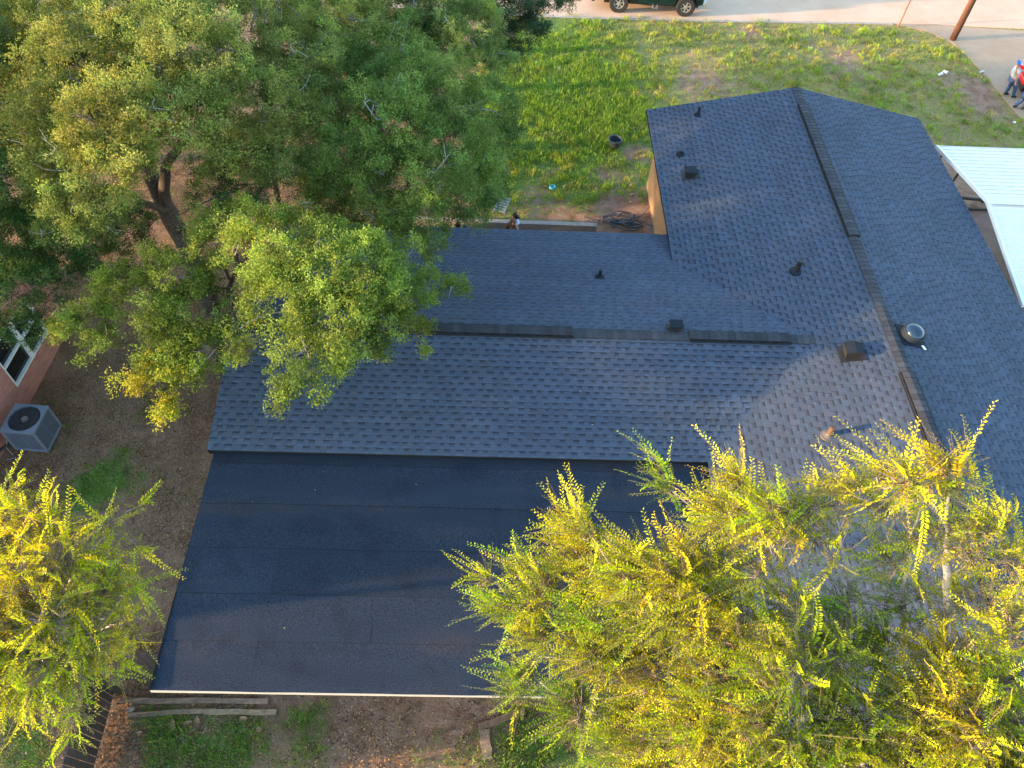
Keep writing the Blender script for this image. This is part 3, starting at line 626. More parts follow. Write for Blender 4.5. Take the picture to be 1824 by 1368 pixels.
SUNLIT = (1.3, 1.12, .95); PAL = (1.25, 1.18, 1.15); DRK = (.78, .85, .95); OLV = (1.3, 1.05, .75)  # first tint puts the low sun's gold into the leaf colour
oak('tall oak with thick dark forked trunk and crown tinted gold as if sunlit', (-8.1, 13.8, -.05), (-9.05, 14.75, 5.2), .27, [
    (260, 300, 5.2, .2, .1), (60, 60, 7.5, .9, .8, OLV), (150, 110, 8, .95, 1, SUNLIT), (240, 40, 8, 1.0, 1, PAL), (340, 110, 8.2, 1.0, 1, PAL), (440, 40, 7.8, 1.0, 1, PAL), (530, 110, 7.6, .85, 1), (610, 30, 7.4, .8),
    (120, 190, 8, .75, 1, SUNLIT), (215, 220, 8.3, .85, 1, SUNLIT), (320, 210, 8, .8, 1, PAL), (430, 190, 7.8, .85), (515, 200, 7.2, .65), (165, 310, 7.6, .65, 1, PAL), (205, 265, 8, .5, 1, SUNLIT),
    (420, 290, 7.0, .6), (475, 270, 6.8, .6), (150, 375, 6.6, .6), (100, 340, 6.6, .5), (310, 30, 8.4, .6), (-40, 120, 7, .9, 1, OLV), (125, 405, 6, .45), (190, 395, 6, .38), (90, 290, 7, .5, 1, SUNLIT)], leafcol=(.185, .235, .06), deadt=22,
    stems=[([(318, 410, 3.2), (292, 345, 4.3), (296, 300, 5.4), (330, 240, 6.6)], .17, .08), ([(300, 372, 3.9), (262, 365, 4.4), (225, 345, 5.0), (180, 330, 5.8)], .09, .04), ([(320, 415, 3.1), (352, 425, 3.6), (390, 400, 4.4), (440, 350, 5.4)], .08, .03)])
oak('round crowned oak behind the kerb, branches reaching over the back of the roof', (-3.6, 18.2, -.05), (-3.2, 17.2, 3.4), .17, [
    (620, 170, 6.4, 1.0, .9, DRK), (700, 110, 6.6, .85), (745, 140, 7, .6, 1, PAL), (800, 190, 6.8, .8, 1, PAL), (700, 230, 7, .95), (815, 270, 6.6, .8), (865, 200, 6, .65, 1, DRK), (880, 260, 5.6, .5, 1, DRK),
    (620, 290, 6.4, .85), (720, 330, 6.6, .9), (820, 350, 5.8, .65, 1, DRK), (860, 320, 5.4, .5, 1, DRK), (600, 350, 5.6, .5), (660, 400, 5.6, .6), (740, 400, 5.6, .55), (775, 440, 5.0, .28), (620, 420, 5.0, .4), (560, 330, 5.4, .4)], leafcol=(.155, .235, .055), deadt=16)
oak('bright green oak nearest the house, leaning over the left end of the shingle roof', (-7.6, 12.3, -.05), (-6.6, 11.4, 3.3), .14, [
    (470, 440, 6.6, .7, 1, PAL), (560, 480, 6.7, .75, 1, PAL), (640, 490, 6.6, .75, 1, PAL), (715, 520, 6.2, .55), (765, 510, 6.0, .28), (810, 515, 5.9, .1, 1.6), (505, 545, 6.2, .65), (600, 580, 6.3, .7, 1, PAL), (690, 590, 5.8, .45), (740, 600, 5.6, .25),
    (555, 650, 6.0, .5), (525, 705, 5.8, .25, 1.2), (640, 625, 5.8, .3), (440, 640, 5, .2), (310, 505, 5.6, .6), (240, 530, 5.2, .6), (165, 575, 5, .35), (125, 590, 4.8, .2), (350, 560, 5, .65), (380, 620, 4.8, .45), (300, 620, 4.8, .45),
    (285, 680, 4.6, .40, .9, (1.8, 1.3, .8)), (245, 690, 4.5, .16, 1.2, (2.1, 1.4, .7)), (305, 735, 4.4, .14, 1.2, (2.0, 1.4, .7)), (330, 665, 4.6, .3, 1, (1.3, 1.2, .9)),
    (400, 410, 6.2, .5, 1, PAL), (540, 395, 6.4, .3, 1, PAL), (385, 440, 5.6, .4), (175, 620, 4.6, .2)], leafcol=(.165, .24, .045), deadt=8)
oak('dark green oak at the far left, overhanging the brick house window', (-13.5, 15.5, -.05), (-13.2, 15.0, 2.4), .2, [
    (*PX(-14.9, 14.4, 6.1), 1.25, 1.3, DRK), (*PX(-14.9, 16.3, 6.2), 1.25, 1.3, DRK), (*PX(-15.2, 12.4, 6.3), 1.2, 1.2, DRK), (*PX(-15.2, 18.0, 6.2), 1.2, 1.2, DRK), (-170, 250, 7.6, 1.5, .8, DRK), (-150, 100, 7.6, 1.5, .8, DRK), (-150, 350, 6.4, 1.4, .8, DRK), (-140, 220, 6.4, 1.4, .6, DRK), (-160, 480, 6, 1.2, .6, DRK),  # lobes out of view at left, added to block the low sun
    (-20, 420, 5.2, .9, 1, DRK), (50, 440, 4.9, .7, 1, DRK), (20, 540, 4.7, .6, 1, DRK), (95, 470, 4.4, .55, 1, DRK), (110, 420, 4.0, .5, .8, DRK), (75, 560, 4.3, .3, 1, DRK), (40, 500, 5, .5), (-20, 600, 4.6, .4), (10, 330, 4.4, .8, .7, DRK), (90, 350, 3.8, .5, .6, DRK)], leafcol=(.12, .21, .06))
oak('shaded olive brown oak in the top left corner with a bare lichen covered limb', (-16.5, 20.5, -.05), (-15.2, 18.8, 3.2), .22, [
    (-140, 90, 6.6, 1.4, .6, OLV), (-120, -20, 6.6, 1.4, .6, OLV), (10, 60, 5, 1.0, .7, OLV), (20, 160, 4.8, .9, .7, OLV), (60, 260, 3.4, .8, .6, OLV), (-10, 280, 4, .7, .6, OLV), (80, 20, 4.4, .9, .7, OLV), (150, 50, 4, .8, .5, OLV)], leafcol=(.10, .105, .03), deadt=6)  # first two lobes lie out of view, added to block the low sun
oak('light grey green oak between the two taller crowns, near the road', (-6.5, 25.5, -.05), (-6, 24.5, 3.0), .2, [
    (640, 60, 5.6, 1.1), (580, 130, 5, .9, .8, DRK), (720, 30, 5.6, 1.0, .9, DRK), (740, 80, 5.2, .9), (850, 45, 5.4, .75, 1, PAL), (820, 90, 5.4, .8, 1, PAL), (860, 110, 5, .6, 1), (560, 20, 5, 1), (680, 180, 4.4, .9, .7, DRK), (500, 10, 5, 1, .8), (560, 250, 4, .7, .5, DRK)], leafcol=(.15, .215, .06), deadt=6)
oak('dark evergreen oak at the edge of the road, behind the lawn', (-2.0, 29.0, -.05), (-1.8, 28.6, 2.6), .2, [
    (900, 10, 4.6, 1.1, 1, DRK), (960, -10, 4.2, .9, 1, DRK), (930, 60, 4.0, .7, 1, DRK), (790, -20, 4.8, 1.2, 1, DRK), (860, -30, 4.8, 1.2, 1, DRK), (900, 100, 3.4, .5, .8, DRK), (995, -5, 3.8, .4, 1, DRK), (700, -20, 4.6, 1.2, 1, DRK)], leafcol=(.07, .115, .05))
oak('added low understorey oak shading the gaps behind the thick forked trunk', (-7.5, 18.5, -.05), (-7.4, 18.3, 1.6), .12, [  # added foliage: stops low sun under the crowns and darkens the gaps
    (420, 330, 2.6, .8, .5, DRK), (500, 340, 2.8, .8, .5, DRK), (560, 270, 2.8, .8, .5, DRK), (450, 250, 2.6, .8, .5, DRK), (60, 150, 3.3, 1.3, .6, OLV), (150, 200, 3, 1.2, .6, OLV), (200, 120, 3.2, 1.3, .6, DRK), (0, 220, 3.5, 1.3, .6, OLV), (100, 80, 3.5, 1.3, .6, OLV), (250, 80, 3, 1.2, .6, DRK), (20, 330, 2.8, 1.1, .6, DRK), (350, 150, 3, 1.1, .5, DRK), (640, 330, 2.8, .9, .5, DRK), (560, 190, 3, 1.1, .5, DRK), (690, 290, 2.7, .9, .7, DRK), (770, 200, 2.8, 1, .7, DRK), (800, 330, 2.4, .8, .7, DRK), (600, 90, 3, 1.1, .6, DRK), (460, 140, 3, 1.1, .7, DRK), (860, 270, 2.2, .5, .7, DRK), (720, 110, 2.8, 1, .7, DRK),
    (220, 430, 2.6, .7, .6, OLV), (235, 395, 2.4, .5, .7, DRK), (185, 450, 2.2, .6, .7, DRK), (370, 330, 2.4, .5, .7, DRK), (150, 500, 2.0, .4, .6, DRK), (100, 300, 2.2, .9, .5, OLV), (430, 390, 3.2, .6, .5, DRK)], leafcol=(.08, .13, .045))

def elm(label, base, forks, r0, lobes, main, leafcol, per=26, lsz=.05, gdir=(0, 0, 0), stems=(), seed=3, group=None):
    """elm built of feathery shoots with two rows of leaves; lobes: (px, py, z, r, density, tint)"""
    root = empty('elm_tree', tuple(base), label=label, cat='tree', group=group); o = np.array(base, float)
    C_, A_, B_, L_, W_, K_ = [], [], [], [], [], []; small = MB(); big = MB(); limbs = []
    main = [np.array(f, float) for f in main]
    for path, ra, rb in stems:
        pts = [np.array(p, float)-o for p in path]; fine = []
        for i in range(len(pts)-1):
            for k in range(4): fine.append(lerp(pts[i], pts[i+1], k/4)+rng.normal(size=3)*.018)
        fine.append(pts[-1]); n = len(fine); rad = [(ra+(rb-ra)*i/(n-1))*.85 for i in range(n)]; big.tube(fine, rad, 8); limbs.append(list(zip(fine, rad)))
    gd = np.array(gdir, float)
    for lb in lobes:
        px, py, z, r = lb[:4]; dn = lb[4] if len(lb) > 4 else 1; tint = np.array(lb[5] if len(lb) > 5 else (1, 1, 1), float); c = W(px, py, z)-o
        cands = [(np.linalg.norm(p-c), p, rd) for Lm in limbs for (p, rd) in Lm]; _, p0, rr0 = min(cands, key=lambda q: q[0])
        dist = np.linalg.norm(c-p0)
        if dist > .1:
            pa = limb_path(p0, c, -.03, 7, .05); rr1 = min(rr0*.85, .012+.028*dist); rad = [rr1*(1-.7*i/6) for i in range(7)]; big.tube(pa, rad, 6, cap=False); limbs.append(list(zip(pa, rad)))
        near = [p for Lm in limbs[-1:] for (p, _) in Lm[1:-1]]
        for k in range(max(3, int(r*13))):
            st = near[int(rng.integers(0, len(near)))] if k < 4 else near[int(rng.integers(3, len(near)))]; en = c+rand_dirs(1)[0]*r*rng.uniform(.5, .85)*np.array([1, 1, .75]); pb = limb_path(st, en, .03, 5, .09)
            small.tube(pb, [.011*(1-.5*i/4) for i in range(5)], 5, cap=False); near += pb[1:]
        near = np.array(near)
        tint = tint*np.array([rng.uniform(.78, 1.12), rng.uniform(.88, 1.08), 1]); ns = max(4, int(per*r*r*dn*9+per*r*.9)); out = unit(c-main[0]+o)
        for k in range(ns):
            d = rand_dirs(1)[0]; d = unit(d+out*.1); st = c+d*r*rng.uniform(.2, .9)*np.array([1, 1, .75]); hd = unit(d*.7+gd*1.0+out*.2+rng.normal(size=3)*.35)
            big_ = rng.random() < .24; ln = rng.uniform(.30, .58) if big_ else rng.uniform(.14, .34)
            npt = max(8, int(ln/.0125)); tt = np.linspace(0, 1, npt); side0 = unit(np.cross(hd, rand_dirs(1)[0])[None])[0]; up = np.cross(side0, hd)
            bend = unit((gd+rng.normal(size=3)*.7)[None])[0]*ln*.55
            P = st+hd*(ln*tt)[:, None]+bend*(tt**2)[:, None]; T = unit(np.gradient(P, axis=0)); sg = np.where(np.arange(npt) % 2 == 0, 1., -1.)
            Bs = unit(side0*sg[:, None]+T*.75+rng.normal(size=(npt, 3))*.20)
            ll = lsz*(1.0 if big_ else .62)*rng.uniform(.8, 1.15, npt)*(1-.45*tt**2)*(.6+.4*np.minimum(tt*5, 1))
            C_.append(P+Bs*(ll*.5)[:, None]); A_.append(Bs); nrm = unit(np.cross(Bs, up)+rng.normal(size=(npt, 3))*.3); B_.append(nrm); L_.append(ll); W_.append(ll*.36)
            age = rng.uniform(1.0, 1.35) if big_ else rng.uniform(.35, .95); K_.append(np.tile(tint*age*np.array([rng.uniform(.8, 1.2), 1, rng.uniform(.7, 1.2)]), (npt, 1)))
            # twig carrying the shoot
            i = int(np.argmin(np.linalg.norm(near-st, axis=1))); small.tube([near[i], lerp(near[i], st, .5)+rng.normal(size=3)*.03, st, P[-1]], [.006, .005, .0035, .0014], 4, cap=False)
    C = np.concatenate(C_); A = np.concatenate(A_); B = np.concatenate(B_); B = unit(B-A*np.sum(A*B, 1, keepdims=True)); n = len(C)
    V, Fq = leaf_quads(C, A, B, np.concatenate(L_), np.concatenate(W_), .15); c = np.array(leafcol)*np.concatenate(K_)*rng.uniform(.8, 1.2, (n, 1))
    merge_into(big, small, 1); big.build('trunk', [M_bark_e, M_twig_e], root, smooth=True)
    link('crown', npmesh('crown', V, Fq, np.repeat(c, 4, 0)), M_leaf, root); print('elm leaves', n)
    return root
g0 = np.array([4.0, 2.2, 0.]); FK = W(1560, 1420, 4.2)
def sp(*a): return [tuple(g0+[0, 0, -.05]), tuple(lerp(g0, FK, .5)+[.1, 0, 0]), tuple(FK)]+[tuple(W(*q)) for q in a]
def st2(*a): return [tuple(W(*q)) for q in a]
G_ = (.62, .82, .9); H_ = (1.2, 1.12, .9)  # G_ darkens lower lobes, putting depth shade into the leaf colour
stems = [(sp((1640, 1300, 5.6), (1675, 1214, 6.6), (1686, 1098, 7.8), (1686, 993, 8.6), (1682, 930, 9.1), (1700, 850, 9.8)), .13, .012),
    (st2((1640, 1300, 5.6), (1605, 1179, 6.6), (1612, 1116, 7.2), (1605, 1063, 7.8), (1615, 1010, 8.3), (1640, 900, 9.3)), .055, .01),
    (sp((1520, 1300, 5.4), (1500, 1200, 6.2), (1500, 1130, 6.9), (1514, 1046, 7.7), (1503, 993, 8.2), (1480, 880, 9.2)), .10, .01),
    (st2((1514, 1046, 7.7), (1549, 993, 8.2), (1587, 948, 8.7), (1620, 880, 9.5)), .03, .008),
    (st2((1640, 1300, 5.6), (1763, 1204, 6.6), (1794, 1148, 7.2), (1805, 1081, 7.9), (1830, 960, 8.6)), .06, .012),
    (sp((1430, 1340, 5.0), (1358, 1295, 5.6), (1289, 1239, 6.2), (1161, 1148, 6.9), (1091, 1084, 7.3), (1049, 1035, 7.5), (960, 1000, 7.6)), .10, .01),
    (st2((1358, 1295, 5.6), (1240, 1190, 6.6), (1130, 1105, 7.2), (1000, 1090, 7.4), (900, 1060, 7.4)), .045, .008),
    (st2((1289, 1239, 6.2), (1180, 1220, 6.6), (1060, 1180, 6.8), (960, 1170, 6.9)), .04, .008),
    (sp((1400, 1250, 5.8), (1370, 1150, 6.9), (1330, 1050, 7.9), (1300, 950, 8.6), (1340, 850, 9.2)), .09, .01),
    (sp((1480, 1330, 5.2), (1482, 1242, 6.1), (1475, 1180, 6.8), (1420, 1060, 8.0), (1400, 930, 8.9)), .07, .01),
    (sp((1350, 1390, 4.3), (1220, 1330, 4.6), (1120, 1300, 4.8), (1000, 1240, 5.0), (930, 1190, 5.2)), .06, .01)]
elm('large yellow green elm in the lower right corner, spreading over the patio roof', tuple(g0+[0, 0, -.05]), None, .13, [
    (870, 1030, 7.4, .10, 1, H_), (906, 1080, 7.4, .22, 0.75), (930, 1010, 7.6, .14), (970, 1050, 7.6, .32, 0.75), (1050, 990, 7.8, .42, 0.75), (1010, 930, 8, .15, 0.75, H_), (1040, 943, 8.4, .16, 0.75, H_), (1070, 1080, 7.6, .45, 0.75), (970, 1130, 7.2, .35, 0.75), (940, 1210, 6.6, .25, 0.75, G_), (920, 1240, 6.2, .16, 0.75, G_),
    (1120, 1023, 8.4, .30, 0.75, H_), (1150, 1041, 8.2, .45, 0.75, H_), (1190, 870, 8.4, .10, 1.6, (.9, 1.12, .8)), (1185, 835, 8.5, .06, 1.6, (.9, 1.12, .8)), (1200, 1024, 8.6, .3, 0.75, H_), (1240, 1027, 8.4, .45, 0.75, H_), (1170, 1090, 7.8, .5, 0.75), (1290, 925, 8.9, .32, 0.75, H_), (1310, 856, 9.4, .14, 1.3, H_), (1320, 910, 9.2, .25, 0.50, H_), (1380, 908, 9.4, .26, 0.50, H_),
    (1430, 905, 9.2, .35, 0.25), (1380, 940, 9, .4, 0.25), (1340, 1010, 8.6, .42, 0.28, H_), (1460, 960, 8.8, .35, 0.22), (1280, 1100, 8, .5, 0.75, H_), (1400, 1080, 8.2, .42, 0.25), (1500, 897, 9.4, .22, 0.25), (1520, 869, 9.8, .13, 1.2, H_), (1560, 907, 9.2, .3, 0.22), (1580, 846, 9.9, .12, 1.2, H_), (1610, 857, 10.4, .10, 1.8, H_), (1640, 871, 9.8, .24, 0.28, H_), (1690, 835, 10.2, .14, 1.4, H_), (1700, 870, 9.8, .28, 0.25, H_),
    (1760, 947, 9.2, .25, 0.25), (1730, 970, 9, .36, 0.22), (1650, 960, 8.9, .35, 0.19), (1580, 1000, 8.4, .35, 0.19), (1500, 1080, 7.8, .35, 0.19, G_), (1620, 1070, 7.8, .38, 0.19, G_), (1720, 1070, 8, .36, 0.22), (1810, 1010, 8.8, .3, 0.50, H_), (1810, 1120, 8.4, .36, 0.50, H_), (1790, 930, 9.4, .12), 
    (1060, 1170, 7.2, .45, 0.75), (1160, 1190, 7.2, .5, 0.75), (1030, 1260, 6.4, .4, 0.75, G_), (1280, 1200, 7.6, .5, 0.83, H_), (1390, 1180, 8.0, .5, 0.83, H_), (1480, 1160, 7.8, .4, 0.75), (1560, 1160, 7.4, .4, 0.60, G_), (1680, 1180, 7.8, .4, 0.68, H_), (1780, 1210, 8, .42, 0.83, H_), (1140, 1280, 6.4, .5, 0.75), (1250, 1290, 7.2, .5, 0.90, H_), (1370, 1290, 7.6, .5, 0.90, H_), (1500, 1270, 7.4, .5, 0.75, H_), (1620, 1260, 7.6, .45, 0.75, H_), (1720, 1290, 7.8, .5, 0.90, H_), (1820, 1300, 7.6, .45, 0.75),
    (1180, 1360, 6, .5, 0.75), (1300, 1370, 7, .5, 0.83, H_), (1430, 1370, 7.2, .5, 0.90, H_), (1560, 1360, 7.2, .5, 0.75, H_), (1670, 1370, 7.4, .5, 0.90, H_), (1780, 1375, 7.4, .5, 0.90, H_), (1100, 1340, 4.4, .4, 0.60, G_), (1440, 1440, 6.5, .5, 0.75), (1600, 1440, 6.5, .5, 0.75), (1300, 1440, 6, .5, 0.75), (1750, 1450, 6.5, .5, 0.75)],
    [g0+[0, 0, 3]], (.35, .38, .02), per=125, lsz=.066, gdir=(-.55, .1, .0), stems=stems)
g1 = np.array([-7.5, 5.1, 0.])
def sp1(*a): return [tuple(g1+[0, 0, -.05]), tuple(g1+[.3, -.1, 2.0]), tuple(W(140, 1100, 4.6))]+[tuple(W(*q)) for q in a]
elm('smaller yellow green elm at the left edge, above the corner of the wooden fence', tuple(g1+[0, 0, -.05]), None, .1, [
    (18, 880, 7.2, .22, 1, H_), (48, 930, 7.2, .35, 1, H_), (-2, 970, 7, .35, 1, H_), (108, 940, 7.2, .25, 1, H_), (118, 1000, 7.2, .45, 1, H_), (38, 1030, 7.2, .5, 1.1, H_), (198, 930, 7, .12, 1.4, H_), (248, 900, 6.9, .05, 3, H_), (193, 1000, 6.8, .25, 1), (243, 970, 6.6, .08, 1.3), (178, 1060, 6.8, .42), (98, 1090, 7.2, .5, 1.1, H_), (8, 1110, 7.1, .5, 1.1, H_), (228, 1045, 6.2, .2, 1, G_),
    (168, 1130, 6.8, .4), (218, 1110, 6.2, .2, 1, G_), (243, 1130, 6.1, .08, 1.6, (.8, 1.1, .9)), (68, 1170, 7, .45, 1.1, H_), (-2, 1190, 6.8, .45, 1.1), (208, 1180, 6, .2, 1, (.8, 1.1, .9)), (128, 1190, 6.6, .3), (28, 1230, 6.4, .32, 1.1), (-22, 1240, 6.2, .32), (83, 1235, 6.2, .18), (128, 1260, 6, .1, 2, (.8, 1.1, .8)), (128, 1300, 5.6, .09, 2.5, (.8, 1.1, .8)), (-82, 1000, 7, .5), (-82, 1150, 7, .5)],
    [g1+[.6, -.2, 4]], (.39, .40, .02), per=66, lsz=.070, gdir=(.1, -.05, -.15),
    stems=[(sp1((60, 1060, 5.8), (40, 980, 6.6), (50, 900, 7)), .09, .01), (sp1((110, 1080, 6), (140, 1000, 6.8), (200, 950, 6.8)), .06, .008), (sp1((180, 1120, 5.6), (240, 1100, 6)), .05, .008), (sp1((90, 1150, 5.8), (60, 1220, 6), (120, 1250, 5.9)), .05, .008), (sp1((40, 1120, 6), (0, 1180, 6.4)), .05, .008)])

# ------------------------------------------------------------------ grass, weeds and leaf litter (uncountable)
def blades(name, x, y, h, wd, col, base_z=-.04, lean=.5):
    n = len(x); a = rng.uniform(0, 2*math.pi, n); l = rng.uniform(.1, 1, n)*lean*h; b = rng.uniform(0, 2*math.pi, n)
    P = np.stack([x, y, np.full(n, base_z)], -1); sdv = np.stack([np.cos(a), np.sin(a), np.zeros(n)], -1)*wd[:, None]*.5; ld = np.stack([np.cos(b)*l, np.sin(b)*l, h], -1)
    V = np.stack([P-sdv, P+sdv, P+ld*[.55, .55, .65]+sdv*.8, P+ld], 1)
    V = np.concatenate([V, (P+ld*[.55, .55, .65]-sdv*.8)[:, None]], 1).reshape(-1, 3); i = np.arange(n)*5
    me = npmesh(name, V, np.stack([i, i+1, i+2, i+4], -1), np.repeat(col, 5, 0))
    # tip faces
    bm_f = np.stack([i+4, i+2, i+3, i+3], -1)
    return V, np.concatenate([np.stack([i, i+1, i+2], -1), np.stack([i, i+2, i+4], -1), np.stack([i+4, i+2, i+3], -1)]), np.repeat(col, 5, 0)
def in_house(x, y, pad=.0):
    s, t = x*CP+y*SP, -x*SP+y*CP
    return ((s > sL+.3) & (s < sB-wBl+.5) & (t > 4.7) & (t < tM+wMr-.4)) | ((s > sB-wBl+.4) & (s < sB+wBr-.4) & (t > tN+.2) & (t < tF-.3)) | (x < -12.3) & (y < 13.7) | ((x > 14.4) & (x < 20) & (y > 12) & (y < 21.3))
def tufts(x0, x1, y0, y1, n, nb, rad, hh, ww, sel, colf):
    x = rng.uniform(x0, x1, n); y = rng.uniform(y0, y1, n); g, d, l = zones(x, y); nzv = smooth_noise(x, y, 2.1, 21)*.5+smooth_noise(x, y, .7, 22)*.35
    k = (road_mask(x, y) < .03+.05*np.sin(x*7+y*5)) & ~in_house(x, y) & (rng.random(n) < sel(g+nzv*.28, d, l)); x, y, g, d = x[k], y[k], g[k], d[k]; m_ = len(x)
    sz = rng.uniform(.55, 1.35, m_); tone = rng.uniform(.75, 1.25, (m_, 1)); hue = rng.random(m_)
    rx = np.repeat(x, nb)+rng.normal(size=m_*nb)*rad*np.repeat(sz, nb); ry = np.repeat(y, nb)+rng.normal(size=m_*nb)*rad*np.repeat(sz, nb)
    h = hh*np.repeat(sz, nb)*rng.uniform(.5, 1.2, m_*nb); c = colf(np.repeat(d, nb), np.repeat(hue, nb))*np.repeat(tone, nb, 0)*rng.uniform(.75, 1.25, (m_*nb, 1))
    return rx, ry, h, np.full(m_*nb, ww)*rng.uniform(.7, 1.3, m_*nb), c
def gc(d, h):
    lush = np.array([.22, .36, .045]); yel = np.array([.33, .33, .06]); gry = np.array([.20, .25, .10]); straw = np.array([.42, .33, .16])
    d = d[:, None]; h = h[:, None]; a = np.where(h < .5, lush, np.where(h < .75, gry, yel)); b = np.where(h < .35, yel, np.where(h < .62, gry, np.where(h < .8, lush*1.2, straw)))
    return a*(1-d)+b*d
def grass_obj(name, sets, label=None):
    Vs, Fs, Cs = [], [], []; o = 0
    for (x, y, h, ww, c) in sets:
        V, Fq, C = blades('tmp', x, y, h, ww, c); Vs.append(V); Fs.append(Fq+o); Cs.append(C); o += len(V)
    return link(name, npmesh(name, np.concatenate(Vs), np.concatenate(Fs), np.concatenate(Cs)), M_blade, label=label, cat='grass', kind='stuff')
sel = lambda g, d, l: np.clip((g-.16)*1.6, 0, 1)
grass_obj('grass', [tufts(-2.5, 20.5, 16.2, 34, 26000, 9, .055, .085, .012, sel, gc),
                    tufts(-2.5, 20.5, 20, 34, 3600, 34, .085, .15, .014, lambda g, d, l: np.clip((g-.25)*2, 0, 1), lambda d, h: gc(d*.7, h)*np.array([1.05, 1.12, .8])),
                    tufts(-1.5, 6.5, 22, 32, 5000, 16, .08, .17, .014, lambda g, d, l: np.clip((g-.75)*3, 0, 1), lambda d, h: gc(d*0, h*.55)),
                    tufts(-12, -5, 4, 20, 6500, 12, .05, .10, .009, lambda g, d, l: np.clip((g-.10)*1.0, 0, 1), lambda d, h: gc(d*0, h*.7)*.8),
                    tufts(-11, 6, 1.2, 4.6, 6500, 13, .05, .10, .008, lambda g, d, l: np.clip((g-.22)*1.7, 0, 1), lambda d, h: gc(d*0, h*.8)),
                    tufts(-8, 3, 1.2, 4.4, 1500, 26, .07, .17, .009, lambda g, d, l: np.clip((g-.30)*2.2, 0, 1), lambda d, h: gc(d*0, h*.7)*1.05),
                    tufts(-11.5, -5.8, 4.5, 12, 1100, 22, .06, .15, .009, lambda g, d, l: np.clip((g-.22)*1.6, 0, 1), lambda d, h: gc(d*0, h*.6)*.8),
                    tufts(-11, -1, 17, 30, 4000, 10, .08, .10, .012, lambda g, d, l: .25+0*g, lambda d, h: gc(d*0+.3, h)*.8)],
          'short yellow green grass growing in tufts over the red soil')
def litter(x0, x1, y0, y1, n, lmin=0):
    x = rng.uniform(x0, x1, n); y = rng.uniform(y0, y1, n); g, d, l = zones(x, y); k = (l > lmin) & ~in_house(x, y) & (road_mask(x, y) < -.1) & (rng.random(n) < .35+.65*(smooth_noise(x, y, 1.6, 31) > -.3)); x, y = x[k], y[k]; n = len(x)
    A = rng.normal(size=(n, 3))*[1, 1, .25]; A = unit(A); Nn = unit(rng.normal(size=(n, 3))*.4+[0, 0, 1]); B = unit(np.cross(Nn, A)); C = np.stack([x, y, rng.uniform(-.045, -.015, n)+.01], -1)
    pal = np.array([[.32, .16, .07], [.44, .25, .12], [.15, .075, .035], [.48, .31, .18], [.09, .05, .03], [.38, .20, .06], [.42, .30, .2], [.28, .2, .12]]); c = pal[rng.integers(0, len(pal), n)]*rng.uniform(.7, 1.3, (n, 1))
    V, Fq = leaf_quads(C, A, B, rng.uniform(.03, .075, n), rng.uniform(.016, .032, n), .3); return V, Fq, np.repeat(c, 4, 0)
a_ = [litter(-13, -4.8, 4, 24, 60000, .3), litter(-11, 6, .8, 4.6, 30000, .1), litter(-6, 1.5, 16.2, 30, 16000, .2)]
def roof_leaves(n):
    q = []
    while len(q) < n:
        s_ = random.uniform(sL, sB+wBr-.3); t_ = random.uniform(ft0+.1, tF-.3); z_ = roofz(s_, t_)
        if z_ < 0:
            if t_ < ft1 and s_ < fs1: z_ = fz(t_)
            else: continue
        if random.random() < (.25 if t_ > 12 and s_ > 2 else 1): q.append(L(s_, t_, z_+.028))
    C = np.array(q); A = unit(rng.normal(size=(n, 3))*[1, 1, .1]); B = unit(np.cross(np.tile([0, 0, 1.], (n, 1)), A)); pal = np.array([[.5, .42, .12], [.3, .2, .1], [.45, .4, .3], [.25, .3, .06]])
    V, Fq = leaf_quads(C, A, B, rng.uniform(.025, .045, n), rng.uniform(.012, .02, n), .3); return V, Fq, np.repeat(pal[rng.integers(0, 4, n)], 4, 0)
a_.append(roof_leaves(26))
o_ = 0; VV, FF, CC = [], [], []
for V, Fq, C in a_: VV.append(V); FF.append(Fq+o_); CC.append(C); o_ += len(V)
link('leaf_litter', npmesh('leaf_litter', np.concatenate(VV), np.concatenate(FF), np.concatenate(CC)), M_litter, label='small dry brown leaves scattered on the ground under the trees', cat='leaf litter', kind='stuff')

# ------------------------------------------------------------------ kerb wall, pots, litter, planks
a = W(735, 388, .35); b_ = W(1063, 400, .35); kw = MB(); kw.bar((a[0]-.6, a[1]-.02, .16), (b_[0], b_[1], .16), .17, .38)
kw.build('garden_kerb', M_conc, bevel=.01, label='long low concrete kerb behind the main roof, in front of the lawn', cat='kerb')
def ground_obj(name, px, py, label, cat, group=None, rz=0, z=0.0):
    return empty(name, tuple(W(px, py, z)), rz, label=label, cat=cat, group=group)
e = ground_obj('planter_pot', 1094, 262, 'empty dark grey round planter pot on the lawn', 'pot')
b = MB(); b.lathe([(0, 0), (.17, 0), (.235, .30), (.25, .30), (.25, .335), (.222, .335), (.16, .06), (0, .06)], 32); b.build('pot', mat('dark_plastic_pot', (.045, .06, .075), .45, noise=.1), e, smooth=False)
b = MB(); b.lathe([(0, .11), (.172, .11), (.172, .08)], 24); b.build('soil', mat('potting_soil', (.05, .045, .03), .95, noise=.5, nscale=30), e)
b = MB()
for k in range(7): a1 = random.uniform(0, 6.28); b.tube([(0, 0, .1), (.05*math.cos(a1+.2), .05*math.sin(a1+.2), .13), (.1*math.cos(a1+.4), .1*math.sin(a1+.4), .18), (.13*math.cos(a1+.9), .13*math.sin(a1+.9), .2)], .006, 4)
b.build('weeds', mat('pot_weeds', (.12, .16, .05), .8), e)
e = ground_obj('dog_bowl', 984, 334, 'small turquoise plastic bowl lying on bare soil', 'bowl'); b = MB(); b.lathe([(0, .012), (.055, .014), (.08, .05), (.10, .055), (.12, .0), (.11, 0), (0, .0)], 24); b.build('bowl', mat('turquoise_plastic', (.03, .32, .42), .35), e)
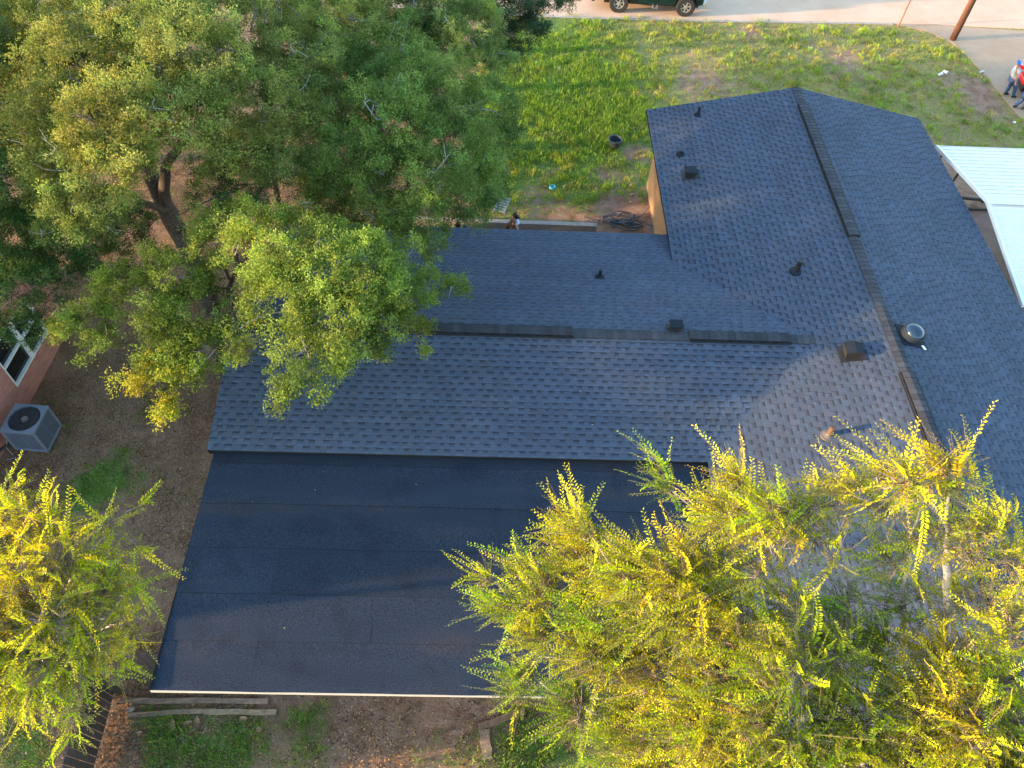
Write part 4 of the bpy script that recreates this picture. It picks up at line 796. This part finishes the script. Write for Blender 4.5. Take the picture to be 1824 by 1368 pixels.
for (px, py, lb, sc_, rz) in ((1675, 132, 'white cup lying in the grass left of its twin', 1.0, .6), (1684, 128, 'white cup lying in the grass right of its twin', 1.0, -.9), (1749, 128, 'crushed clear plastic cup in the grass near the driveway edge', .8, .3)):
    e = ground_obj('litter_cup', px, py, lb, 'cup', rz=rz, z=.03); b = MB(); ax = [np.array([0, 0, 1.]), np.array([0, 1., 0]), np.array([1., 0, 0])]
    b.lathe([(0, -.09*sc_), (.042*sc_, -.09*sc_), (.058*sc_, .09*sc_), (.06*sc_, .1*sc_), (.05*sc_, .1*sc_), (.038*sc_, -.07*sc_), (0, -.07*sc_)], 16, ax=ax); b.build('cup', M_white if sc_ == 1 else mat('clear_plastic', (.55, .62, .62), .2), e)
e = ground_obj('paper_scrap', 1807, 218, 'small white paper scrap in the grass beside the red truck', 'paper', z=.0); b = MB(); b.box((0, 0, 0), (.10, .08, .01)); b.box((.03, .02, .012), (.05, .07, .02), rz=.6); b.build('paper', M_white, e, bevel=.003)
stn_m = mat('pale_stone', (.30, .24, .20), .9, noise=.25, nscale=8, bump=.4, bscale=20)
def stone(px, py, r, label, group='pale stones on bare soil', z=0, flat=.6):
    bm_v = []; m_ = MB(); pr = [(r*math.sin(a_)*random.uniform(.85, 1.1), r*flat*(-math.cos(a_))+r*flat*.4) for a_ in np.linspace(0.01, math.pi-.01, 7)]
    m_.lathe(pr, 9); m_.v = [(x_*random.uniform(.85, 1.15), y_*random.uniform(.8, 1.1), z_) for x_, y_, z_ in m_.v]; o = m_.build('stone', stn_m, None, smooth=True, label=label, cat='stone', group=group) ; o.location = tuple(W(px, py, z)); return o
for px, py, r, lb, g_ in ((1123, 330, .05, 'farthest of the small stones in a row beside the tan wall', 'row'), (1126, 347, .06, 'middle small stone of the row beside the tan wall', 'row'), (1124, 360, .05, 'nearest small stone of the row beside the tan wall', 'row'), (1005, 332, .04, 'small pale stone just right of the turquoise bowl', 0), (1030, 412, .09, 'pale stone by the roof edge, left one of a pair', 0), (1043, 413, .07, 'pale stone by the roof edge, right one of a pair', 0), (996, 122, .07, 'pinkish stone alone in the lush green grass', 0)):
    stone(px, py, r, lb, 'stones in a row beside the tan wall' if g_ else None)
stone(233, 1263, .07, 'white stone beside the planks behind the wooden fence', None)
# planks and debris in the front yard
def plank(p0, p1, wd, th, label, z=.0, col=(1, 1, 1), group=None, mt=None):
    a = W(*p0, z); c = W(*p1, z); m_ = MB(); d = c-a; ln = np.linalg.norm(d); x = d/ln; n = 8; ph = random.uniform(0, 6)
    y = np.array([-x[1], x[0], 0]); 
    for i in range(n):
        t0, t1 = i/n, (i+1)/n; j0 = .008*math.sin(ph+i*1.3); j1 = .008*math.sin(ph+(i+1)*1.3); A0 = a+d*t0+y*j0; A1 = a+d*t1+y*j1; v = random.uniform(.88, 1.12); cc = tuple(q*v for q in col)
        U_ = np.array([0, 0, th]); hw = y*wd/2
        m_.poly([A0-hw+U_, A1-hw+U_, A1+hw+U_, A0+hw+U_], cc); m_.poly([A0-hw, A1-hw, A1-hw+U_, A0-hw+U_], cc); m_.poly([A0+hw, A0+hw+U_, A1+hw+U_, A1+hw], cc)
        if i == 0: m_.poly([A0-hw, A0-hw+U_, A0+hw+U_, A0+hw], cc)
        if i == n-1: m_.poly([A1-hw, A1+hw, A1+hw+U_, A1-hw+U_], cc)
    m_.build('plank', mt or M_wood_l, label=label, cat='plank', group=group)
plank((214, 1248), (478, 1249), .10, .035, 'long brown board lying closest to the white roof edge', z=.01)
plank((228, 1274), (385, 1265), .09, .03, 'weathered pale board lying in the grass, left piece of a broken pair', z=.0, col=(1.05, 1.1, 1.05))
plank((365, 1268), (492, 1269), .10, .03, 'split yellowish board lying in the grass, right piece of a broken pair', z=.02, col=(1.2, 1.25, 1.15))
plank((862, 1300), (868, 1352), .20, .04, 'short wide board standing out of the weeds beside the big elm', z=.0, col=(1.1, 1.1, 1.1))
plank((853, 1296), (935, 1266), .14, .035, 'reddish board lying at a slant under the big elm', z=.0, col=(.9, .8, .75))
crd = mat('dry_bark_scrap', (.38, .22, .13), .9, noise=.3, nscale=15)
for i, (px, py, l_, rz, lb) in enumerate(((308, 1292, .22, 1.9, 'long curled tan bark scrap at the left of the grass patch'), (335, 1289, .16, .4, 'tan bark scrap just below the broken boards'), (352, 1284, .14, 2.2, 'small tan bark scrap touching the weathered board'), (434, 1281, .15, .1, 'tan bark scrap below the split yellowish board'), (250, 1307, .10, .5, 'small brown bark scrap near the fence'), (462, 1300, .09, 1.0, 'smallest brown bark scrap in the green grass'))):
    e = ground_obj('bark_scrap', px, py, lb, 'bark', 'curled tan bark scraps in the front yard', rz=rz); m_ = MB(); n = 8
    for k in range(n):
        x0, x1 = -l_/2+l_*k/n, -l_/2+l_*(k+1)/n; w0 = .045*(.55+.45*math.sin(math.pi*(k+.6)/n)+.18*math.sin(k*2.4)); w1 = .045*(.55+.45*math.sin(math.pi*(k+1.6)/n)+.18*math.sin((k+1)*2.4))
        for sg in (-1, 1): m_.poly([(x0, 0, .02), (x1, 0, .02), (x1, sg*w1, .045), (x0, sg*w0, .045)])
        for sg in (-1, 1): m_.poly([(x0, 0, .01), (x1, 0, .01), (x1, sg*w1, .035), (x0, sg*w0, .035)])
    m_.build('bark_piece', crd, e)
# wooden fence, leaning picket run and the back-side panel
def fence(label, a, c, top_off, board=.14, th=.02, h=1.8, rails=None, col=1.0):
    a = np.array(a, float); c = np.array(c, float); root = empty('wooden_fence', tuple(a), label=label, cat='fence'); d = c-a; ln = np.linalg.norm(d); x = d/ln; n = int(ln/board); up = np.array(top_off, float)
    N_ = unit(np.cross(x, up)[None])[0]; m_ = MB()
    for i in range(n):
        v = random.uniform(.7, 1.35)*col; hh = random.uniform(.985, 1.01); p = x*(i*board+.006); q = x*((i+1)*board-.006); sh = N_*random.uniform(-.004, .004); U_ = up*hh
        P0 = [p+sh, q+sh, q+sh+U_, p+sh+U_]; P1 = [k_+N_*th for k_ in P0]; cc = (v, v, v)
        m_.poly(P0, cc); m_.poly(P1[::-1], cc)
        for k in range(4): m_.poly([P0[k], P0[(k+1) % 4], P1[(k+1) % 4], P1[k]], (v*1.6, v*1.5, v*1.4) if k in (1, 2, 3) else cc)
    m_.build('pickets', M_wood_d, root)
    for f in (rails or ()):
        m_ = MB(); off = N_*(-.03); m_.bar(up*f+off, up*f+x*ln+off, .04, .085, up=tuple(up/np.linalg.norm(up))); m_.build('rail', M_wood_l, root)
    for t_ in (0.02, .98):
        m_ = MB(); off = N_*(-.09); m_.bar(x*ln*t_+off-up*.02, x*ln*t_+off+up*.97, .09, .09, up=tuple(x)); m_.build('fence_post', M_wood_d, root)
    return root
f0 = W(205, 1228, 0); f1 = W(150, 1430, 0); t0_ = W(150, 1195, 1.7); 
fence('dark weathered picket fence running toward the lower left corner', f0, f1, (W(148, 1232, 1.75)-f0)*np.array([1, .35, 1]))
fA = W(196, 1232, 0); fB = W(330, 1232, 0)
fence('dark picket fence panel with two pale rails, end tucked under the patio roof', (fA[0], fA[1]+.25, 0), (fB[0], fB[1]+.25, 0), (0, .03, 1.5), rails=(.45, .80))
# utility pole, thin post
M_pole = mat('creosote_pole', (.10, .042, .024), .85, noise=.35, nscale=6, bump=.3, stretch=(1, 1, .15))
e = ground_obj('utility_pole', 1697, 70, 'thick reddish brown wooden utility pole at the corner of lawn and driveway', 'pole'); b = MB(); b.tube([(0, 0, -.2), (0, 0, 3), (0, 0, 9.5)], [.14, .13, .10], 16); b.build('pole_shaft', M_pole, e, smooth=True)
b = MB(); b.box((0, 0, 8.9), (2.2, .1, .12)); b.build('crossarm', M_pole, e)
e = ground_obj('sign_post', 1600, 48, 'thin rusty metal post at the road edge left of the utility pole', 'post'); b = MB(); b.tube([(0, 0, -.1), (0, 0, 2.4)], .032, 8); b.build('post', mat('rusty_post', (.20, .09, .06), .7, noise=.3), e); b = MB(); b.box((0, -.02, 2.3), (.45, .01, .45)); b.build('sign_panel', M_alu, e)
# cables and ladder
M_cable = mat('grey_cable', (.06, .075, .10), .5)
e = ground_obj('cable_heap', 1100, 400, 'tangled heap of grey black cables beside the kerb end', 'cable')
cb_ = MB()
rc = random.Random(3)
for k in range(8):
    cx0, cy0 = rc.uniform(-.45, .5), rc.uniform(-.15, .30); rx_, ry_ = rc.uniform(.15, .55), rc.uniform(.08, .26); ph = rc.uniform(0, 6); tl = rc.uniform(-.3, .3)
    pts = []
    for i in range(26):
        a_ = ph+i*.27; x_ = rx_*math.cos(a_)+.04*math.sin(3*a_); y_ = ry_*math.sin(a_); pts.append((cx0+x_*math.cos(tl)-y_*math.sin(tl), cy0+x_*math.sin(tl)+y_*math.cos(tl), .03+.05*abs(math.sin(a_*1.7+k))+.008*k))
    cb_.tube(pts, rc.choice((.018, .024)), 6)
o_c = W(1100, 400, 0)
for pth in (((1112, 395), (1130, 388), (1142, 386), (1152, 375), (1160, 367)), ((1120, 392), (1135, 388), (1146, 396), (1155, 402), (1166, 404)), ((1060, 398), (1048, 392), (1038, 386), (1050, 390), (1075, 396)), ((1085, 388), (1062, 380), (1040, 374), (1030, 368))):
    q = [W(*p)-o_c+[0, 0, .03] for p in pth]; fine = []
    for i in range(len(q)-1):
        for k in range(5): fine.append(lerp(q[i], q[i+1], k/5)+np.array([rc.uniform(-.02, .02), rc.uniform(-.02, .02), 0]))
    cb_.tube(fine, .013, 6)
cb_.build('cables', M_cable, e, smooth=True)
e = ground_obj('ladder', 890, 388, 'silver aluminium ladder leaning on the kerb beside the camouflage man', 'ladder'); lo_ = W(890, 388, 0); hi_ = W(903, 356, 1.0)
a = np.array([-.02, -.2, .40]); c = np.array([.15, .45, .48]); x = unit((c-a)[None])[0]; y = np.array([-x[1], x[0], 0]); y = -y/np.linalg.norm(y)
for sg in (-1, 1): b = MB(); b.bar(a+y*sg*.17, c+y*sg*.17, .03, .08); b.build('side_rail', M_alu, e)
for k in range(6): b = MB(); p = lerp(a, c, (k+.5)/6); b.bar(p-y*.17, p+y*.17, .05, .03); b.build('rung', M_alu, e)

# ------------------------------------------------------------------ pickup trucks
def cyl_x(m_, c, r, w_, n=28, prof=None):
    ax = [np.array([1., 0, 0]), np.array([0, 0, 1.]), np.array([0, -1., 0])]; m_.lathe(prof or [(0, -w_/2), (r, -w_/2), (r, w_/2), (0, w_/2)], n, c=c, ax=ax)
def pickup(label, paint, loc, wb=2.85, flip=False, wr=.39, rot=0.0, painted=False, fo=.72):
    """side view faces -Y; rear axle at local x=0, front axle at x=wb (front right); flip mirrors it"""
    root = empty('pickup_truck', loc, rot, label=label, cat='truck'); S = -1 if flip else 1; w2 = .84
    Mp = mat('truck_paint', paint, .25, spec=.7, noise=.05, nscale=3); 
    def prism(m_, prof, y0, y1, inset=0):
        n = len(prof); A = [(S*x_, y0, z_) for x_, z_ in prof]; B = [(S*x_, y1, z_) for x_, z_ in prof]; m_.poly(A); m_.poly(B[::-1])
        for i in range(n): m_.poly([A[i], B[i], B[(i+1) % n], A[(i+1) % n]])
    def arch(cx, r): return [(cx+r*math.cos(a_), .39+r*math.sin(a_)) for a_ in np.linspace(math.pi-.1, .1, 10)]
    lowp = [(-1.05, .55), (-1.05, .98), (1.15, 1.0), (wb-1.0, 1.02), (wb+.0, 1.05), (wb+fo-.10, .98), (wb+fo, .72), (wb+fo-.02, .5)]
    bot = [(wb+max(.48, fo-.22), .42)]+arch(wb, .47)[::-1]+[(wb-.6, .40), (.6, .40)]+arch(0, .47)[::-1]+[(-.6, .46)]
    m_ = MB(); prism(m_, lowp+bot, w2*.0+0, 2*w2); m_.build('body', Mp, root, bevel=.02)
    m_ = MB(); cabp = [(.95, 1.0), (1.12, 1.62), (2.02, 1.66), (2.55, 1.06)]; prism(m_, cabp, .06, 2*w2-.06); m_.build('cab', Mp, root, bevel=.03)
    for y_ in (.05, 2*w2-.05):
        for (xa, xb, xc, xd) in ((1.12, 1.22, 1.6, 1.6), (1.66, 1.66, 1.98, 2.36)):
            m_ = MB(); m_.poly([(S*xa, y_, 1.1), (S*xb, y_, 1.55), (S*xc, y_, 1.57), (S*xd, y_, 1.12)]); m_.build('side_window', M_glass, root)
    m_ = MB(); m_.poly([(S*2.06, .14, 1.64), (S*2.06, 2*w2-.14, 1.64), (S*2.575, 2*w2-.1, 1.10), (S*2.575, .1, 1.10)]); m_.build('windshield', M_glass, root)
    m_ = MB(); m_.box((S*-.1, w2, 1.005), (1.75, 2*w2-.2, .012)); m_.build('truck_bed', M_rubber, root)
    for y_ in (-.008, 2*w2+.008): m_ = MB(); m_.box((S*1.62, y_, .75), (.008, .01, .55)); m_.build('door_seam', M_black, root); m_ = MB(); m_.box((S*1.42, y_, .86), (.13, .03, .03)); m_.build('door_handle', M_black, root)
    m_ = MB(); m_.box((S*(wb/2), w2, .33), (wb+1.2, 1.1, .2)); m_.build('chassis', M_black, root)
    for xx, nm, mt_ in ((wb+fo+.06, 'front_bumper', mat('bumper_silver', (.35, .37, .36), .35, metal=.5)), (-1.10, 'rear_bumper', M_black)): m_ = MB(); m_.box((S*xx, w2, .50), (.16, 2*w2+.04, .22)); m_.build(nm, Mp if painted else mt_, root, bevel=.04)
    for y_ in (.22, 2*w2-.22): m_ = MB(); m_.box((S*(wb+fo-.02), y_, .80), (.06, .34, .18)); m_.build('headlight', M_glass if False else M_alu, root, bevel=.02)
    for y_ in (.12, 2*w2-.12): m_ = MB(); m_.box((S*-1.055, y_, .80), (.03, .14, .3)); m_.build('tail_light', mat('tail_red', (.35, .02, .02), .3), root)
    m_ = MB(); m_.box((S*1.55, -.06, .30), (.22, .14, .025)); m_.box((S*1.46, -.03, .36), (.02, .1, .12)); m_.box((S*1.64, -.03, .36), (.02, .1, .12)); m_.build('side_step', M_alu, root)
    for xx in (0, wb):
        for (y_, sg) in ((.02, -1), (2*w2-.02, 1)):
            wl_ = empty('wheel', (S*xx, y_, wr)); wl_.parent = root
            m_ = MB(); cyl_x(m_, (0, 0, 0), wr, .25, 36, [(wr*.56, -.125), (wr*.93, -.13), (wr, -.09), (wr, .09), (wr*.93, .13), (wr*.56, .125)])
            for k in range(36): a_ = k*math.pi/18; m_.box((wr*.985*math.cos(a_), -sg*0+0, wr*.985*math.sin(a_)), (.03, .24, .045), ax=[np.array([math.cos(a_), 0, math.sin(a_)]), np.array([0, 1., 0]), np.array([-math.sin(a_), 0, math.cos(a_)])])
            m_.build('tyre', M_rubber, wl_)
            m_ = MB(); ro = wr*.57; yo = sg*.115
            cyl_x(m_, (0, 0, 0), ro, .2, 30, [(ro, -.11), (ro*.86, -.105), (ro*.86, .105), (ro, .11)]); cyl_x(m_, (0, yo*.85, 0), ro*.26, .05, 16)
            for k in range(6):
                a_ = k*math.pi/3+.3; dx = np.array([math.cos(a_), 0, math.sin(a_)]); dz = np.array([-math.sin(a_), 0, math.cos(a_)])
                p = dx*ro*.56+np.array([0, yo*.8, 0]); m_.box(p, (ro*.66, .025, ro*.27), ax=[dx, np.array([0, 1., 0]), dz])
            m_.build('rim', M_rim, wl_); m_ = MB(); cyl_x(m_, (0, sg*.03, 0), ro*.84, .03, 24); m_.build('brake_disc', M_black, wl_)
    return root
p_ = W(1100, 24, 0); q_ = W(1218, 31, 0)
pickup('dark green pickup truck parked on the road beyond the lawn', (.003, .018, .02), (p_[0], p_[1]+.13, .012), wb=float(np.linalg.norm(q_-p_)), rot=math.atan2(q_[1]-p_[1], q_[0]-p_[0]))
q_ = W(1829, 195, 0)
pickup('bright red pickup truck at the right edge, standing half on the driveway', (.42, .01, .015), (q_[0]+.48+3.2, q_[1]+.30, .01), wb=3.2, flip=True, wr=.42, rot=math.radians(-3), painted=True, fo=.44)

# ------------------------------------------------------------------ people (skin-grown bodies with clothing children)
def skin_mesh(name, verts, edges, radii, m_, parent, root_i=0, sub=2):
    me = bpy.data.meshes.new(name); me.from_pydata([tuple(v) for v in verts], edges, []); o = link(name, me, m_, parent)
    sk = o.modifiers.new('skin', 'SKIN'); sk.use_smooth_shade = True; sk.branch_smoothing = .6
    if not me.skin_vertices: 
        bpy.context.view_layer.update()
    lay = me.skin_vertices[0].data if me.skin_vertices else None
    if lay is None: me.attributes.new('skin', 'FLOAT', 'POINT'); lay = me.skin_vertices[0].data
    for i, r in enumerate(radii): lay[i].radius = (r, r) if not hasattr(r, '__len__') else r
    lay[root_i].use_root = True
    sb_ = o.modifiers.new('subsurf', 'SUBSURF'); sb_.levels = sub; sb_.render_levels = sub
    return o
def person(label, pos, J, shirt, pants, hair=None, cap=None, hood=None, sleeves=1.0, shoe=(.03, .03, .03), extra=None):
    """J: joints in metres relative to the feet point: pelvis, chest, neck, head, shL, elL, haL, shR, elR, haR, hipL, knL, anL, hipR, knR, anR, face (direction)"""
    root = empty('person', tuple(pos), label=label, cat='person'); J = {k: np.array(v, float) for k, v in J.items()}; V, E_, R_ = [], [], []
    def add(p, r, fr=None): V.append(p); R_.append(r); E_.append((fr, len(V)-1)) if fr is not None else None; return len(V)-1
    pv = add(J['pelvis'], (.14, .11)); wa = add(lerp(J['pelvis'], J['chest'], .45), (.125, .095), pv); chs = add(J['chest'], (.155, .105), wa); nk0 = add(lerp(J['chest'], J['neck'], .75), .08, chs); nk = add(J['neck'], .055, nk0)
    hd = J['head']; fc = unit(J['face'][None])[0]; upv = unit((hd-J['neck'])[None])[0]
    jaw = add(hd-upv*.06+fc*.03, (.062, .062), nk); hc = add(hd+upv*.02, (.078, .085), jaw); ht = add(hd+upv*.085-fc*.01, (.062, .068), hc)
    nose = add(hd+fc*.115-upv*.01, .012, hc)
    for s_ in ('L', 'R'):
        sh = add(J['sh'+s_], .055, chs); el = add(J['el'+s_], .046, sh); ha = add(J['ha'+s_], .033, el); hdv = unit((J['ha'+s_]-J['el'+s_])[None])[0]; pm = add(J['ha'+s_]+hdv*.06, (.034, .022), ha)
        sdv = unit(np.cross(hdv, fc+[.01, .3, .1])[None])[0]
        for k, ln in enumerate((.065, .075, .07, .055)):
            b0 = J['ha'+s_]+hdv*.09+sdv*(k-1.5)*.02; f1_ = add(b0, .0095, pm); f2_ = add(b0+hdv*ln*.55+fc*.008, .0085, f1_); add(b0+hdv*ln+fc*.022, .0075, f2_)
        t1_ = add(J['ha'+s_]+hdv*.04+sdv*.045, .010, pm); add(J['ha'+s_]+hdv*.075+sdv*.06, .009, t1_)
        hp = add(J['hip'+s_], .085, pv); kn = add(J['kn'+s_], .055, hp); an = add(J['an'+s_], .04, kn)
    skin_mesh('body', V, E_, R_, M_skin, root)
    def cloth(nm, pts, ed_, rd, col, rough=.85, m_=None): return skin_mesh(nm, [np.array(p) for p in pts], ed_, rd, m_ or mat(nm+'_cloth', col, rough, noise=.1, nscale=9), root)
    gth = 1.22
    el = lambda s_: lerp(J['sh'+s_], J['el'+s_], min(sleeves, 1)); pts = [J['pelvis']+upv*.02, lerp(J['pelvis'], J['chest'], .45), J['chest'], lerp(J['chest'], J['neck'], .6)]
    pr = [(.165*gth, .135*gth), (.15*gth, .12*gth), (.18*gth, .13*gth), .085*gth]; ee = [(0, 1), (1, 2), (2, 3)]
    for s_ in ('L', 'R'):
        n = len(pts); pts += [J['sh'+s_], el(s_)]; pr += [.085, .072]; ee += [(2, n), (n, n+1)]
        if sleeves > 1: pts.append(J['ha'+s_]-unit((J['ha'+s_]-J['el'+s_])[None])[0]*.02); pr.append(.042); ee.append((n+1, n+2))
    cloth('shirt', pts, ee, pr, shirt if isinstance(shirt, tuple) else (1, 1, 1), m_=None if isinstance(shirt, tuple) else shirt)
    cloth('trousers', [J['pelvis']-upv*.0, J['hipL'], J['knL'], J['anL'], J['hipR'], J['knR'], J['anR']], [(0, 1), (1, 2), (2, 3), (0, 4), (4, 5), (5, 6)], [(.15, .12), .105, .085, .07, .105, .085, .07], pants)
    for s_ in ('L', 'R'):
        ff = np.array([fc[0], fc[1], 0]); ff = unit(ff[None])[0]; a_ = J['an'+s_]; cloth('shoe', [a_-ff*.06+[0, 0, -.04], a_+ff*.05+[0, 0, -.045], a_+ff*.16+[0, 0, -.055]], [(0, 1), (1, 2)], [.045, .05, .038], shoe)
    if hair: cloth('hair', [hd+upv*.05-fc*.05, hd+upv*.10-fc*.0, hd-upv*.02-fc*.075], [(0, 1), (0, 2)], [.072, .062, .058], hair, m_=M_hair)
    for sg in (-1, 1):
        sdv = unit(np.cross(upv, fc)[None])[0]; m_ = MB(); c = hd+fc*.082+sdv*sg*.03+upv*.012; m_.lathe([(.0, -.008), (.008, -.004), (.008, .004), (0, .008)], 8, c=c); m_.build('eye', M_hair, root)
    if cap:
        m_ = MB(); ax = [unit(np.cross(fc, upv)[None])[0], fc, upv]; m_.lathe([(.102*math.cos(a_)+.003, .115*math.sin(a_)) for a_ in np.linspace(0, math.pi/2-.02, 8)], 20, c=hd+upv*.035-fc*.005, ax=ax); co = m_.build('cap', mat('cap_blue', cap[0], .7), root, smooth=True)
        m_ = MB(); sdv = ax[0]; n = 10; c = hd+upv*.045
        arc = [(c+fc*(.085+.085*math.sin(a_))+sdv*.085*math.cos(a_)-upv*.012*math.sin(a_)) for a_ in np.linspace(0, math.pi, n)]
        m_.poly(arc); m_.poly([p-upv*.008 for p in arc[::-1]]); m_.build('cap_brim', mat('cap_pale', cap[1], .7), co)
        m_ = MB(); m_.lathe([(.106*math.cos(a_)+.003, .119*math.sin(a_)) for a_ in np.linspace(0.05, math.pi/2-.2, 7)], 20, c=hd+upv*.035-fc*.005, ax=ax)
        m_.f = [f for f in m_.f if np.dot(np.mean([np.array(m_.v[i]) for i in f], 0)-hd, fc) > .03]; m_.m = [0]*len(m_.f); m_.build('cap_front', mat('cap_pale', cap[1], .7), co)
    if hood: cloth('hood', [J['neck']-fc*.09+upv*.0+[0, 0, .02], J['neck']-fc*.07+unit(np.cross(upv, fc)[None])[0]*.10, J['neck']-fc*.07-unit(np.cross(upv, fc)[None])[0]*.10, J['neck']+fc*.02+unit(np.cross(upv, fc)[None])[0]*.12], [(0, 1), (0, 2), (1, 3)], [.06, .05, .05, .035], hood)
    return root
# man in white tee leaning toward the red truck
ft = W(1796, 171, 0); head = W(1815, 113, 1.62)-ft
def lean(ft, head, fc, arms, step=.22, sp=.17, kneeb=.05):
    fc = unit(np.array(fc, float)[None])[0]; sd = np.array([fc[1], -fc[0], 0]); up = head/np.linalg.norm(head); H = np.linalg.norm(head); g = lambda f: head*f
    J = dict(pelvis=g(.58), chest=g(.79), neck=g(.905), head=head, face=fc+np.array([0, 0, -.25]))
    for s_, sg in (('L', -1), ('R', 1)):
        J['sh'+s_] = g(.86)+sd*sg*sp; J['hip'+s_] = g(.54)+sd*sg*.09; J['an'+s_] = sd*sg*.10+fc*step*sg*.5+[0, 0, .09]; J['kn'+s_] = lerp(J['hip'+s_], J['an'+s_], .5)+fc*kneeb
        e_, h_ = arms[s_]; J['el'+s_] = J['sh'+s_]+fc*e_[0]+sd*sg*e_[1]+np.array([0, 0, e_[2]]); J['ha'+s_] = J['el'+s_]+fc*h_[0]+sd*sg*h_[1]+np.array([0, 0, h_[2]])
    return J
person('man in white t shirt, blue jeans and blue cap beside the red truck', ft, lean(ft, head, (.95, .1, 0), {'L': ((.18, .02, -.20), (.22, 0, -.02)), 'R': ((.02, .06, -.27), (.10, -.04, -.21))}), (.46, .50, .56), (.035, .08, .19), cap=((.02, .14, .55), (.45, .65, .75)), sleeves=.55)
ft = W(1813, 193, 0); head = W(1846, 150, 1.35)-ft
person('person in blue jeans crouching in front of the red truck wheel', ft, lean(ft, head, (.9, .4, 0), {'L': ((.2, 0, -.18), (.2, 0, .0)), 'R': ((.2, 0, -.18), (.2, 0, 0))}, kneeb=.16), (.25, .28, .33), (.04, .08, .20), hair=(.01, .01, .01), sleeves=1.5)
# camouflage man behind the main roof, and the arm of a second person left of him
M_camo = bpy.data.materials.new('camouflage_cloth'); M_camo.use_nodes = True; t = M_camo.node_tree; N = t.nodes; K = t.links
tc = N.new('ShaderNodeTexCoord'); vz = N.new('ShaderNodeTexNoise'); vz.inputs['Scale'].default_value = 14; vz.inputs['Detail'].default_value = 3; K.new(tc.outputs['Object'], vz.inputs['Vector'])
cr = N.new('ShaderNodeValToRGB'); cr.color_ramp.interpolation = 'CONSTANT'; el_ = cr.color_ramp.elements; el_[0].color = (.03, .022, .018, 1); el_[1].position = .44; el_[1].color = (.16, .09, .055, 1); q = el_.new(.53); q.color = (.05, .04, .03, 1); q = el_.new(.62); q.color = (.28, .2, .14, 1)
K.new(vz.outputs['Fac'], cr.inputs[0]); K.new(cr.outputs[0], N['Principled BSDF'].inputs['Base Color']); N['Principled BSDF'].inputs['Roughness'].default_value = .9
hw_ = W(917, 388, 1.72); ft = np.array([hw_[0]+.05, hw_[1]-.15, 0]); head = hw_-ft
person('man in brown camouflage jacket with white hood standing behind the main roof', ft, lean(ft, head, (-.8, -.35, 0), {'L': ((.14, .10, -.22), (.2, .0, .02)), 'R': ((.05, .1, -.26), (.16, -.02, -.10))}, sp=.19), M_camo, (.03, .035, .05), hair=(.01, .01, .01), hood=(.62, .68, .76), sleeves=1.5)
hw_ = W(818, 402, 1.70); ft = np.array([hw_[0], hw_[1]-.05, 0]); head = hw_-ft
person('person in dark navy long sleeves mostly hidden under oak branches', ft, lean(ft, head, (.7, .3, 0), {'L': ((.16, .14, -.12), (.22, .04, -.08)), 'R': ((.20, .10, -.14), (.22, .0, -.12))}, sp=.19), (.012, .02, .06), (.03, .035, .05), hair=(.01, .01, .01), sleeves=1.5)
